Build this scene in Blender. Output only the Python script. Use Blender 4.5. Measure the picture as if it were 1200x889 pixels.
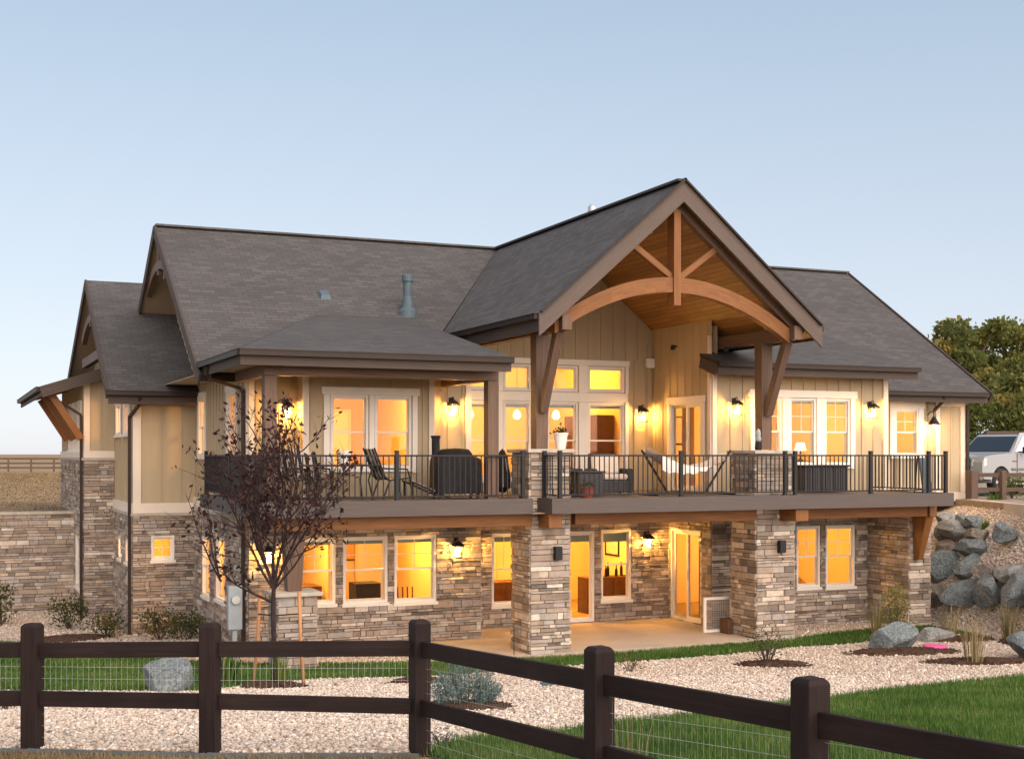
import bpy, math, random
import numpy as np
from mathutils import Vector
RNG = random.Random(7)
NR = np.random.default_rng(11)
R = math.radians
for o in list(bpy.data.objects):
    bpy.data.objects.remove(o)
SC = bpy.context.scene
COL = SC.collection
# ------------------------------------------------------------------ camera
TH = math.atan2(670, 1530)            # how far the house is turned from the line of sight
CT, ST = math.cos(TH), math.sin(TH)
cam = bpy.data.cameras.new("camera")
cam.lens = 45.9; cam.sensor_width = 36; cam.sensor_fit = 'HORIZONTAL'
cam.shift_y = 0.0729; cam.clip_start = 0.1; cam.clip_end = 9000
co = bpy.data.objects.new("camera", cam); COL.objects.link(co)
co.location = (0, 0, 4.03); co.rotation_euler = (R(90), 0, -TH)
SC.camera = co
# ------------------------------------------------------------------ sky, sun, exposure
SUN_AZ = R(168)      # compass bearing of the sun glow, behind the photographer to the right
SUN_EL = R(7)
W = bpy.data.worlds.new("World"); SC.world = W; W.use_nodes = True
wn, wl = W.node_tree.nodes, W.node_tree.links
bg = wn['Background']
sky = wn.new('ShaderNodeTexSky'); sky.sky_type = 'NISHITA'; sky.sun_disc = False
sky.sun_elevation = SUN_EL; sky.sun_rotation = SUN_AZ
sky.altitude = 1600; sky.air_density = 1.0; sky.dust_density = 1.6; sky.ozone_density = 1.0
hsv = wn.new('ShaderNodeHueSaturation'); hsv.inputs['Saturation'].default_value = 0.6
wl.new(sky.outputs[0], hsv.inputs['Color'])
# the twilight tint of the sky by height above the horizon (a property of the sky, all round)
geo_ = wn.new('ShaderNodeTexCoord'); sep = wn.new('ShaderNodeSeparateXYZ'); wl.new(geo_.outputs['Generated'], sep.inputs[0])
rp = wn.new('ShaderNodeValToRGB'); wl.new(sep.outputs[2], rp.inputs[0])
for i, (p_, c_) in enumerate(((0.0, (1.90, 2.03, 2.36)), (0.10, (1.74, 1.93, 2.28)), (0.34, (1.10, 1.45, 1.88)), (1.0, (0.8, 1.1, 1.55)))):
    e = rp.color_ramp.elements[i] if i in (0, 1) else rp.color_ramp.elements.new(p_)
    e.position = p_; e.color = (*c_, 1)
gain = wn.new('ShaderNodeMix'); gain.data_type = 'RGBA'; gain.inputs['Factor'].default_value = 0.85
wl.new(hsv.outputs[0], gain.inputs['A']); wl.new(rp.outputs[0], gain.inputs['B'])
# afterglow: the broad bright part of the sky round the place where the sun went down
dt = wn.new('ShaderNodeVectorMath'); dt.operation = 'DOT_PRODUCT'; wl.new(geo_.outputs['Generated'], dt.inputs[0])
dt.inputs[1].default_value = (math.sin(SUN_AZ) * 0.94, math.cos(SUN_AZ) * 0.94, 0.34)
mx0 = wn.new('ShaderNodeMath'); mx0.operation = 'MAXIMUM'; wl.new(dt.outputs['Value'], mx0.inputs[0]); mx0.inputs[1].default_value = 0.0
pw = wn.new('ShaderNodeMath'); pw.operation = 'POWER'; wl.new(mx0.outputs[0], pw.inputs[0]); pw.inputs[1].default_value = 1.1
glow = wn.new('ShaderNodeMix'); glow.data_type = 'RGBA'; glow.blend_type = 'ADD'; wl.new(pw.outputs[0], glow.inputs['Factor'])
wl.new(gain.outputs['Result'], glow.inputs['A']); glow.inputs['B'].default_value = (6.0, 4.7, 3.7, 1)
wl.new(glow.outputs['Result'], bg.inputs[0]); bg.inputs[1].default_value = 0.12
sl = bpy.data.lights.new("sun", 'SUN'); sl.energy = 1.05; sl.angle = R(80); sl.color = (1.0, 0.87, 0.76)
so = bpy.data.objects.new("sun", sl); COL.objects.link(so)
sd = Vector((math.sin(SUN_AZ) * math.cos(R(24)), math.cos(SUN_AZ) * math.cos(R(24)), math.sin(R(24))))
so.rotation_euler = sd.to_track_quat('Z', 'Y').to_euler(); so.location = (0, -20, 30)
VS = SC.view_settings
VS.view_transform = 'Standard'; VS.look = 'None'; VS.gamma = 1; VS.exposure = 1.6
VS.use_curve_mapping = False
SC.render.engine = 'CYCLES'
cy = SC.cycles
cy.max_bounces = 6; cy.diffuse_bounces = 3; cy.glossy_bounces = 2; cy.transmission_bounces = 4
cy.transparent_max_bounces = 10; cy.use_denoising = True; cy.sample_clamp_indirect = 4
cy.caustics_reflective = False; cy.caustics_refractive = False
# ------------------------------------------------------------------ materials
def rgb(h):  # sRGB 0-255 -> linear
    out = []
    for c in h:
        c /= 255
        out.append(c / 12.92 if c <= 0.04045 else ((c + 0.055) / 1.055) ** 2.4)
    return tuple(out)
class NT:
    def __init__(s, name):
        s.m = bpy.data.materials.new(name); s.m.use_nodes = True
        s.n, s.l = s.m.node_tree.nodes, s.m.node_tree.links
        s.b = s.n['Principled BSDF']
    def add(s, t, **kw):
        n = s.n.new(t)
        for k, v in kw.items(): setattr(n, k, v)
        return n
    def uv(s, sx=1, sy=1, sz=1, src='UV'):
        tc = s.add('ShaderNodeTexCoord'); mp = s.add('ShaderNodeMapping')
        mp.inputs['Scale'].default_value = (sx, sy, sz)
        s.l.new(tc.outputs[src], mp.inputs['Vector']); return mp.outputs[0]
    def noise(s, vec, scale, detail=4, rough=0.55):
        n = s.add('ShaderNodeTexNoise'); n.inputs['Scale'].default_value = scale
        n.inputs['Detail'].default_value = detail; n.inputs['Roughness'].default_value = rough
        if vec: s.l.new(vec, n.inputs['Vector'])
        return n.outputs[0]
    def ramp(s, fac, stops, interp='LINEAR'):
        r = s.add('ShaderNodeValToRGB'); r.color_ramp.interpolation = interp
        e = r.color_ramp.elements
        while len(e) < len(stops): e.new(0.5)
        for i, (p, c) in enumerate(stops):
            e[i].position = p; e[i].color = (*c, 1)
        s.l.new(fac, r.inputs[0]); return r.outputs[0]
    def mix(s, fac, a, b, mode='MIX'):
        n = s.add('ShaderNodeMix'); n.data_type = 'RGBA'; n.blend_type = mode
        for sock, val in (('Factor', fac), ('A', a), ('B', b)):
            if isinstance(val, (int, float)): n.inputs[sock].default_value = val
            elif isinstance(val, tuple): n.inputs[sock].default_value = (*val, 1)
            else: s.l.new(val, n.inputs[sock])
        return n.outputs['Result']
    def attr(s, name='tone'):
        a = s.add('ShaderNodeAttribute'); a.attribute_name = name; return a.outputs['Fac']
    def base(s, c, rough=0.8, spec=0.3):
        if isinstance(c, tuple): s.b.inputs['Base Color'].default_value = (*c, 1)
        else: s.l.new(c, s.b.inputs['Base Color'])
        s.b.inputs['Roughness'].default_value = rough
        s.b.inputs['Specular IOR Level'].default_value = spec
    def bump(s, h, dist, strength=1.0):
        b = s.add('ShaderNodeBump'); b.inputs['Distance'].default_value = dist
        b.inputs['Strength'].default_value = strength
        s.l.new(h, b.inputs['Height']); s.l.new(b.outputs[0], s.b.inputs['Normal'])
def plain(name, c, rough=0.7, var=0.18, scale=3, spec=0.3, metal=0.0, bump=0.0):
    t = NT(name); v = t.uv(src='Object')
    lo = tuple(x * (1 - var) for x in c); hi = tuple(min(1, x * (1 + var)) for x in c)
    n = t.noise(v, scale, 5)
    t.base(t.ramp(n, [(0.3, lo), (0.7, hi)]), rough, spec); t.b.inputs['Metallic'].default_value = metal
    if bump: t.bump(t.noise(v, scale * 8, 4), bump)
    return t.m
def wood(name, c0, c1, rough=0.6, plank=0.0):
    t = NT(name)
    g = t.noise(t.uv(1.3, 22, 1), 1.0, 6, 0.62)
    k = t.noise(t.uv(0.7, 2.5, 1), 1.0, 3)
    col = t.mix(0.35, t.ramp(g, [(0.3, c0), (0.68, c1)]), t.ramp(k, [(0.3, c0), (0.7, c1)]))
    if plank:
        b = t.add('ShaderNodeTexBrick'); b.inputs['Scale'].default_value = 1
        b.inputs['Brick Width'].default_value = 3.1; b.inputs['Row Height'].default_value = plank
        b.inputs['Mortar Size'].default_value = 0.005; b.inputs['Color1'].default_value = (0.75, 0.75, 0.75, 1)
        b.inputs['Color2'].default_value = (1.15, 1.1, 1.05, 1); b.inputs['Mortar'].default_value = (0.25, 0.22, 0.2, 1)
        t.l.new(t.uv(), b.inputs['Vector']); col = t.mix(1.0, col, b.outputs[0], 'MULTIPLY')
    t.base(col, rough, 0.35); t.bump(g, 0.004)
    return t.m
M = {}
def stone_mat(name, stops):
    t = NT(name)
    n = t.noise(t.uv(6, 9, 6, 'Object'), 1.0, 6, 0.65)
    n2 = t.noise(t.uv(1, 1, 1, 'Object'), 45, 4)
    c = t.ramp(t.attr(), stops)
    c = t.mix(0.75, c, t.ramp(n, [(0.25, (0.55, 0.52, 0.5)), (0.5, (1, 1, 1)), (0.75, (1.25, 1.2, 1.1))]), 'MULTIPLY')
    t.base(c, 0.9, 0.2); t.bump(t.mix(0.5, n, n2), 0.02); return t.m
M['stone'] = stone_mat('ledge_stone', [(0.0, (0.165, 0.135, 0.115)), (0.2, (0.265, 0.21, 0.172)), (0.42, (0.375, 0.29, 0.222)),
    (0.6, (0.36, 0.32, 0.295)), (0.78, (0.49, 0.385, 0.30)), (0.92, (0.56, 0.47, 0.39)), (1.0, (0.64, 0.57, 0.49))])
M['mortar'] = plain('mortar', (0.10, 0.085, 0.07), 0.95, 0.3, 8)
M['cap'] = plain('cast_stone_cap', (0.42, 0.37, 0.31), 0.85, 0.15, 6, bump=0.004)
def siding_mat():
    t = NT('tan_siding'); a = t.noise(t.uv(7, 7, 0.5, 'Object'), 1.0, 4); b = t.noise(t.uv(0.5, 0.5, 0.5, 'Object'), 1.0, 4); d = t.noise(t.uv(40, 40, 3, 'Object'), 1.0, 3)
    c = t.mix(0.5, t.ramp(a, [(0.3, (0.395, 0.31, 0.20)), (0.7, (0.46, 0.365, 0.24))]), t.ramp(b, [(0.3, (0.40, 0.313, 0.202)), (0.7, (0.455, 0.36, 0.237))]))
    t.base(c, 0.65, 0.3); t.bump(d, 0.0025); return t.m
M['siding'] = siding_mat()
M['trim'] = plain('cream_trim', (0.72, 0.62, 0.52), 0.55, 0.04, 2)
M['white'] = plain('white_vinyl', (0.78, 0.72, 0.65), 0.45, 0.03, 3)
M['inner'] = plain('cream_wall_paint', (0.74, 0.58, 0.36), 0.9, 0.03, 1)
M['inner2'] = plain('ochre_wall_paint', (0.62, 0.40, 0.20), 0.9, 0.03, 1)
M['carpet'] = plain('tan_carpet', (0.34, 0.24, 0.14), 0.95, 0.15, 6)
M['beam'] = wood('cedar_beam', (0.13, 0.047, 0.012), (0.265, 0.108, 0.031))
M['beam_dark'] = wood('weathered_timber', (0.085, 0.048, 0.031), (0.165, 0.10, 0.067))
M['ceiling'] = wood('stained_pine_ceiling', (0.27, 0.135, 0.042), (0.44, 0.245, 0.08), 0.5, plank=0.13)
M['soffit'] = plain('soffit_board', (0.36, 0.28, 0.2), 0.7, 0.06, 2)
M['fascia'] = wood('brown_fascia', (0.052, 0.036, 0.029), (0.072, 0.052, 0.042), 0.7)
M['rake'] = wood('grey_brown_rake', (0.088, 0.064, 0.053), (0.12, 0.09, 0.075), 0.7)
M['deckboard'] = wood('grey_brown_composite', (0.078, 0.062, 0.057), (0.10, 0.081, 0.074), 0.7)
M['gutter'] = plain('bronze_gutter', (0.032, 0.021, 0.016), 0.5, 0.08, 3, 0.22)
M['bronze'] = plain('dark_bronze_metal', (0.017, 0.0165, 0.019), 0.5, 0.12, 6, 0.25)
M['black'] = plain('black_fabric', (0.022, 0.021, 0.022), 0.8, 0.3, 5, 0.2)
M['wicker'] = plain('grey_wicker', (0.05, 0.048, 0.05), 0.7, 0.35, 40, 0.3, bump=0.006)
M['cushion'] = plain('pale_cushion', (0.6, 0.5, 0.42), 0.9, 0.08, 6)
def fence_mat():
    t = NT('dark_stained_fence'); g = t.noise(t.uv(1.1, 26, 1), 1.0, 8, 0.7); k = t.noise(t.uv(1.6, 3.0, 1), 1.0, 5); sc = t.noise(t.uv(9, 60, 1), 1.0, 3)
    c = t.mix(0.5, t.ramp(g, [(0.3, (0.007, 0.005, 0.0055)), (0.62, (0.026, 0.016, 0.0145)), (0.8, (0.05, 0.033, 0.028))]), t.ramp(k, [(0.3, (0.009, 0.006, 0.0065)), (0.7, (0.033, 0.020, 0.018))]))
    c = t.mix(t.ramp(sc, [(0.70, (0, 0, 0)), (0.78, (0.5, 0.5, 0.5))]), c, (0.11, 0.085, 0.07))
    t.base(c, 0.65, 0.15); t.bump(g, 0.006); return t.m
M['fence'] = fence_mat()
M['fence_far'] = wood('weathered_brown_rail', (0.07, 0.045, 0.035), (0.12, 0.08, 0.06), 0.8)
M['galv'] = plain('galvanised_steel', (0.5, 0.5, 0.5), 0.4, 0.1, 4, 0.5, 0.6)
M['wire'] = plain('galvanised_wire', (0.42, 0.43, 0.42), 0.6, 0.1, 4)
M['teal'] = plain('grey_blue_vent', (0.075, 0.11, 0.13), 0.5, 0.15, 6)
M['grey'] = plain('utility_grey', (0.33, 0.36, 0.38), 0.5, 0.08, 4)
M['concrete'] = plain('patio_concrete', (0.42, 0.345, 0.27), 0.85, 0.10, 1.2, bump=0.002)
M['kerb'] = plain('pale_concrete', (0.52, 0.47, 0.42), 0.9, 0.10, 2, bump=0.003)
M['stake'] = wood('orange_lodgepole', (0.36, 0.16, 0.07), (0.5, 0.26, 0.12), 0.8)
M['pink'] = plain('pink_plastic', (0.75, 0.10, 0.33), 0.4, 0.05, 3)
M['steel'] = plain('edging_steel', (0.10, 0.125, 0.14), 0.6, 0.2, 5)
M['tyre'] = plain('tyre_rubber', (0.02, 0.02, 0.02), 0.85, 0.2, 8)
M['chrome'] = plain('chrome', (0.6, 0.6, 0.62), 0.2, 0.05, 4, 0.5, 0.9)
M['mulch'] = plain('bark_mulch', (0.085, 0.045, 0.026), 0.95, 0.5, 25, bump=0.02)
M['soil'] = plain('brown_wood_dark', (0.10, 0.05, 0.025), 0.7, 0.2, 4)
M['shade'] = plain('sage_roller_shade', (0.32, 0.36, 0.30), 0.9, 0.05, 3)
M['terracotta'] = plain('terracotta_red', (0.22, 0.05, 0.03), 0.8, 0.1, 4)
def glass(name, tint=(1, 1, 1), refl=1.0):
    t = NT(name); t.n.remove(t.b)
    fr = t.add('ShaderNodeFresnel'); fr.inputs[0].default_value = 1.5
    mu = t.add('ShaderNodeMath', operation='MULTIPLY'); mu.inputs[1].default_value = refl
    t.l.new(fr.outputs[0], mu.inputs[0])
    tr = t.add('ShaderNodeBsdfTransparent'); tr.inputs[0].default_value = (*tint, 1)
    gl = t.add('ShaderNodeBsdfGlossy'); gl.inputs['Roughness'].default_value = 0.02
    mx = t.add('ShaderNodeMixShader'); t.l.new(mu.outputs[0], mx.inputs[0])
    t.l.new(tr.outputs[0], mx.inputs[1]); t.l.new(gl.outputs[0], mx.inputs[2])
    t.l.new(mx.outputs[0], t.n['Material Output'].inputs[0]); return t.m
M['glass'] = glass('window_glass', (0.97, 0.97, 0.95), 0.6)
M['carglass'] = glass('tinted_glass', (0.10, 0.16, 0.18), 2.2)
def emit(name, c, s):
    t = NT(name); t.base((0.8, 0.7, 0.5)); t.b.inputs['Emission Color'].default_value = (*c, 1)
    t.b.inputs['Emission Strength'].default_value = s; return t.m
M['bulb'] = emit('lit_bulb', (1.0, 0.62, 0.22), 14.0)
M['lampshade'] = emit('lit_lampshade', (1.0, 0.70, 0.28), 2.6)
def paint(name, c):
    t = NT(name); t.base(c, 0.35, 0.5); t.b.inputs['Coat Weight'].default_value = 0.5
    t.b.inputs['Coat Roughness'].default_value = 0.05; return t.m
M['truckpaint'] = paint('white_car_paint', (0.31, 0.325, 0.345))
M['trucktan'] = paint('pewter_car_paint', (0.14, 0.12, 0.11))
def shingles():
    t = NT('asphalt_shingles')
    v = t.uv()
    b = t.add('ShaderNodeTexBrick'); b.offset = 0.41; b.inputs['Scale'].default_value = 1
    b.inputs['Brick Width'].default_value = 0.32; b.inputs['Row Height'].default_value = 0.142
    b.inputs['Mortar Size'].default_value = 0.011; b.inputs['Mortar Smooth'].default_value = 0.3
    b.inputs['Color1'].default_value = (0, 0, 0, 1); b.inputs['Color2'].default_value = (1, 1, 1, 1)
    b.inputs['Mortar'].default_value = (0.5, 0.5, 0.5, 1)
    wob = t.noise(t.uv(0.9, 0.9, 1), 3, 2)
    t.l.new(v, b.inputs['Vector'])
    n = t.noise(t.uv(60, 60, 1), 1, 3)
    big = t.noise(t.uv(0.35, 0.9, 1), 1, 4)
    c = t.ramp(b.outputs[0], [(0.0, (0.072, 0.068, 0.068)), (0.5, (0.083, 0.079, 0.079)), (1.0, (0.100, 0.094, 0.093))])
    c = t.mix(0.7, c, t.ramp(n, [(0.3, (0.62, 0.62, 0.62)), (0.7, (1.38, 1.38, 1.38))]), 'MULTIPLY')
    c = t.mix(0.6, c, t.ramp(big, [(0.3, (0.84, 0.84, 0.84)), (0.7, (1.13, 1.13, 1.13))]), 'MULTIPLY')
    fm = t.add('ShaderNodeMath', operation='MULTIPLY'); fm.inputs[1].default_value = 0.45; t.l.new(b.outputs['Fac'], fm.inputs[0])
    c = t.mix(fm.outputs[0], c, (0.03, 0.024, 0.021))
    t.base(c, 0.92, 0.2)
    sx = t.add('ShaderNodeSeparateXYZ'); t.l.new(v, sx.inputs[0])
    dv = t.add('ShaderNodeMath', operation='DIVIDE'); dv.inputs[1].default_value = 0.142
    t.l.new(sx.outputs[1], dv.inputs[0])
    fr = t.add('ShaderNodeMath', operation='FRACT'); t.l.new(dv.outputs[0], fr.inputs[0])
    iv = t.add('ShaderNodeMath', operation='SUBTRACT'); iv.inputs[0].default_value = 1.0
    t.l.new(fr.outputs[0], iv.inputs[1])
    ad = t.add('ShaderNodeMath', operation='MULTIPLY_ADD'); ad.inputs[1].default_value = 0.35
    t.l.new(n, ad.inputs[0]); t.l.new(iv.outputs[0], ad.inputs[2])
    t.bump(ad.outputs[0], 0.012); return t.m
M['shingle'] = shingles()
def tone_mat(name, stops, rough=0.9, trans=0.0, spec=0.2):
    t = NT(name); c = t.ramp(t.attr(), stops); t.base(c, rough, spec)
    if trans:
        tl = t.add('ShaderNodeBsdfTranslucent'); t.l.new(c, tl.inputs[0])
        mx = t.add('ShaderNodeMixShader'); mx.inputs[0].default_value = trans
        t.l.new(t.b.outputs[0], mx.inputs[1]); t.l.new(tl.outputs[0], mx.inputs[2])
        t.l.new(mx.outputs[0], t.n['Material Output'].inputs[0])
    return t.m
M['pebble'] = tone_mat('river_gravel', [(0, (0.17, 0.125, 0.10)), (0.25, (0.39, 0.305, 0.25)), (0.5, (0.56, 0.45, 0.36)), (0.8, (0.67, 0.575, 0.48)), (1, (0.76, 0.70, 0.63))])
M['grass'] = tone_mat('lawn_grass', [(0, (0.028, 0.07, 0.011)), (0.5, (0.073, 0.155, 0.027)), (0.85, (0.15, 0.24, 0.055)), (1, (0.30, 0.26, 0.11))], 0.7, 0.3)
M['drygrass'] = tone_mat('dry_grass', [(0, (0.10, 0.07, 0.035)), (0.6, (0.24, 0.165, 0.085)), (1, (0.36, 0.27, 0.15))], 0.9, 0.2)
M['plum'] = tone_mat('plum_leaves', [(0, (0.014, 0.007, 0.008)), (0.6, (0.036, 0.015, 0.015)), (1, (0.09, 0.037, 0.030))], 0.6, 0.25)
M['cotton'] = tone_mat('cottonwood_leaves', [(0, (0.075, 0.09, 0.026)), (0.4, (0.15, 0.165, 0.047)), (0.75, (0.23, 0.22, 0.062)), (1, (0.33, 0.26, 0.075))], 0.8, 0.4)
M['bush'] = tone_mat('bush_leaves', [(0, (0.02, 0.035, 0.010)), (0.6, (0.06, 0.075, 0.02)), (1, (0.16, 0.10, 0.03))], 0.8, 0.25)
M['yellowgreen'] = tone_mat('yellow_green_leaves', [(0, (0.06, 0.09, 0.012)), (1, (0.22, 0.27, 0.04))], 0.8, 0.3)
M['bluegreen'] = tone_mat('blue_juniper_needles', [(0, (0.05, 0.08, 0.075)), (0.6, (0.13, 0.19, 0.175)), (1, (0.25, 0.32, 0.29))], 0.8, 0.2)
M['straw'] = tone_mat('straw_stalks', [(0, (0.10, 0.11, 0.03)), (0.5, (0.25, 0.2, 0.09)), (1, (0.42, 0.32, 0.17))], 0.9, 0.2)
M['bark'] = plain('grey_brown_bark', (0.10, 0.065, 0.055), 0.9, 0.35, 14, bump=0.01)
def rock_mat(name, a, b, c):
    t = NT(name); n = t.noise(t.uv(1, 1, 1, 'Object'), 3.2, 8, 0.68); n2 = t.noise(t.uv(1, 1, 2.5, 'Object'), 1.3, 5)
    n3 = t.noise(t.uv(1, 1, 1, 'Object'), 22, 5)
    col = t.mix(n2, t.ramp(n, [(0.3, a), (0.55, b), (0.75, c)]), t.ramp(n3, [(0.35, a), (0.65, c)]))
    t.base(col, 0.85, 0.3); t.bump(t.mix(0.4, n, n3), 0.06); return t.m
M['plumbark'] = plain('dark_plum_bark', (0.032, 0.019, 0.019), 0.85, 0.35, 14, bump=0.006)
M['rock'] = rock_mat('blue_grey_granite', (0.055, 0.075, 0.082), (0.14, 0.175, 0.185), (0.34, 0.35, 0.34))
M['rock2'] = rock_mat('brown_grey_granite', (0.075, 0.065, 0.055), (0.19, 0.15, 0.12), (0.36, 0.31, 0.27))
M['rock3'] = rock_mat('speckled_granite', (0.12, 0.13, 0.13), (0.24, 0.245, 0.24), (0.42, 0.41, 0.38))
def ground_mat(name, stops, scale, bumpd=0.02, stretch=(1, 1)):
    t = NT(name); v = t.uv(stretch[0], stretch[1], 1, 'Object')
    n = t.noise(v, scale, 8, 0.68); n2 = t.noise(v, scale * 0.11, 3)
    c = t.ramp(n, stops); c = t.mix(0.7, c, t.ramp(n2, [(0.3, (0.75, 0.75, 0.72)), (0.7, (1.2, 1.18, 1.12))]), 'MULTIPLY')
    t.base(c, 0.95, 0.1); t.bump(n, bumpd); return t.m
M['field'] = ground_mat('dry_prairie', [(0.3, (0.17, 0.11, 0.06)), (0.5, (0.29, 0.205, 0.125)), (0.7, (0.37, 0.28, 0.18))], 3.0, 0.03)
M['gravelbase'] = ground_mat('gravel_base', [(0.3, (0.28, 0.21, 0.165)), (0.55, (0.50, 0.40, 0.33)), (0.72, (0.64, 0.55, 0.47))], 14, 0.02)
M['turf'] = ground_mat('turf_soil', [(0.3, (0.012, 0.035, 0.006)), (0.6, (0.03, 0.085, 0.012)), (0.8, (0.06, 0.13, 0.02))], 9, 0.02)
M['asphalt'] = ground_mat('driveway_gravel', [(0.3, (0.22, 0.18, 0.14)), (0.6, (0.33, 0.28, 0.23)), (0.8, (0.4, 0.35, 0.3))], 9, 0.01)
# ------------------------------------------------------------------ mesh builder
class MB:
    def __init__(s): s.v, s.f, s.uv, s.t, s.mi = [], [], [], [], []
    def face(s, pts, tone=0.5, mi=0, uvo=None):
        P = [Vector(p) for p in pts]; i0 = len(s.v)
        e1 = (P[1] - P[0]); L = e1.length or 1; e1 = e1 / L
        nrm = Vector((0, 0, 0))
        for k in range(1, len(P) - 1): nrm += (P[k] - P[0]).cross(P[k + 1] - P[0])
        e2 = nrm.cross(e1); e2 = e2.normalized() if e2.length > 1e-12 else Vector((0, 0, 1))
        ou, ov = uvo if uvo else (RNG.uniform(0, 50), RNG.uniform(0, 50))
        for p in P:
            s.v.append(p); d = p - P[0]; s.uv.append((ou + d.dot(e1), ov + d.dot(e2)))
        s.f.append(list(range(i0, i0 + len(P)))); s.t.append(tone); s.mi.append(mi)
    def hexa(s, c, tone=0.5, mi=0, skip=()):
        # c: 8 corners, 0-3 start ring, 4-7 end ring; grain runs from ring to ring
        q = [(0, 4, 5, 1), (1, 5, 6, 2), (2, 6, 7, 3), (3, 7, 4, 0), (3, 0, 1, 2), (4, 7, 6, 5)]
        for k, ix in enumerate(q):
            if k not in skip: s.face([c[i] for i in ix], tone, mi)
    def beam(s, a, b, w, h, up=(0, 0, 1), w2=None, h2=None, tone=0.5, mi=0):
        a, b = Vector(a), Vector(b); d = (b - a).normalized(); up = Vector(up)
        if abs(d.dot(up)) > 0.98: up = Vector((0, 1, 0))
        sd = d.cross(up).normalized(); u = sd.cross(d)
        w2 = w if w2 is None else w2; h2 = h if h2 is None else h2
        c = []
        for p, ww, hh in ((a, w, h), (b, w2, h2)):
            for x, y in ((-1, -1), (1, -1), (1, 1), (-1, 1)):
                c.append(p + sd * (x * ww / 2) + u * (y * hh / 2))
        s.hexa(c, tone, mi)
    def box(s, p0, p1, tone=0.5, mi=0):
        x0, y0, z0 = p0; x1, y1, z1 = p1
        dx, dy, dz = abs(x1 - x0), abs(y1 - y0), abs(z1 - z0)
        cx, cy_, cz = (x0 + x1) / 2, (y0 + y1) / 2, (z0 + z1) / 2
        if dx >= dy and dx >= dz: s.beam((x0, cy_, cz), (x1, cy_, cz), dy, dz, tone=tone, mi=mi)
        elif dy >= dz: s.beam((cx, y0, cz), (cx, y1, cz), dx, dz, tone=tone, mi=mi)
        else: s.beam((cx, cy_, z0), (cx, cy_, z1), dx, dy, tone=tone, mi=mi)
    def prism(s, poly, off, mi=0, side_mi=None, back_mi=None):
        off = Vector(off); P = [Vector(p) for p in poly]; Q = [p + off for p in P]
        s.face(P, mi=mi); s.face(list(reversed(Q)), mi=mi if back_mi is None else back_mi)
        for i in range(len(P)):
            j = (i + 1) % len(P)
            s.face([P[j], P[i], Q[i], Q[j]], mi=mi if side_mi is None else side_mi)
    def tube(s, pts, rad, n=8, tone=0.5, mi=0, cap=True):
        pts = [Vector(p) for p in pts]
        if not hasattr(rad, '__len__'): rad = [rad] * len(pts)
        rings = []
        for i, p in enumerate(pts):
            d = (pts[min(i + 1, len(pts) - 1)] - pts[max(i - 1, 0)]).normalized()
            up = Vector((0, 0, 1)) if abs(d.z) < 0.9 else Vector((1, 0, 0))
            a = d.cross(up).normalized(); b = a.cross(d)
            rings.append([p + (a * math.cos(6.28318 * k / n) + b * math.sin(6.28318 * k / n)) * rad[i] for k in range(n)])
        for i in range(len(pts) - 1):
            for k in range(n):
                k2 = (k + 1) % n
                s.face([rings[i][k], rings[i + 1][k], rings[i + 1][k2], rings[i][k2]], tone, mi)
        if cap:
            s.face(rings[0], tone, mi); s.face(list(reversed(rings[-1])), tone, mi)
    def lathe(s, c, prof, n=20, tone=0.5, mi=0):
        c = Vector(c)
        ring = [[c + Vector((r * math.cos(6.28318 * k / n), r * math.sin(6.28318 * k / n), z)) for k in range(n)] for r, z in prof]
        for i in range(len(prof) - 1):
            for k in range(n):
                k2 = (k + 1) % n
                s.face([ring[i][k], ring[i][k2], ring[i + 1][k2], ring[i + 1][k]], tone, mi)
        s.face(list(reversed(ring[0])), tone, mi); s.face(ring[-1], tone, mi)
    def build(s, name, mats, parent=None, smooth=False, bevel=0.0):
        if not isinstance(mats, (list, tuple)): mats = [mats]
        me = bpy.data.meshes.new(name)
        org = Vector(parent['origin']) if parent is not None else Vector((0, 0, 0))
        me.from_pydata([tuple(p - org) for p in s.v], [], s.f)
        for m in mats: me.materials.append(M[m] if isinstance(m, str) else m)
        ul = me.uv_layers.new(name='UVMap'); ul.data.foreach_set('uv', [x for q in s.uv for x in q])
        at = me.attributes.new('tone', 'FLOAT', 'FACE'); at.data.foreach_set('value', s.t)
        me.polygons.foreach_set('material_index', s.mi)
        if smooth: me.polygons.foreach_set('use_smooth', [True] * len(s.f))
        o = bpy.data.objects.new(name, me); COL.objects.link(o)
        if parent is not None:
            o.parent = parent; o['origin'] = tuple(parent['origin'])
        if smooth or bevel:
            import bmesh
            bm = bmesh.new(); bm.from_mesh(me); bmesh.ops.remove_doubles(bm, verts=bm.verts, dist=0.0004); bm.to_mesh(me); bm.free()
        if bevel:
            md = o.modifiers.new('bevel', 'BEVEL'); md.width = bevel; md.segments = 2; md.limit_method = 'ANGLE'
        return o
def tag(o, label, cat, group=None, kind=None):
    o['label'] = label; o['category'] = cat
    if group: o['group'] = group
    if kind: o['kind'] = kind
    return o
def thing(name, loc, label, cat, group=None):
    o = bpy.data.objects.new(name, None); o.empty_display_size = 0.2; COL.objects.link(o)
    o.location = loc; o['origin'] = tuple(loc)
    return tag(o, label, cat, group)
def dup(root, loc, rz=0, label=None, scale=None):
    def cp(o, par):
        c = o.copy(); COL.objects.link(c)
        if par: c.parent = par
        for ch in o.children: cp(ch, c)
        return c
    r = cp(root, None); r.location = loc; r.rotation_euler = (0, 0, rz); r['origin'] = tuple(loc)
    if label: r['label'] = label
    if scale: r.scale = (scale,) * 3
    return r
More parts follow.
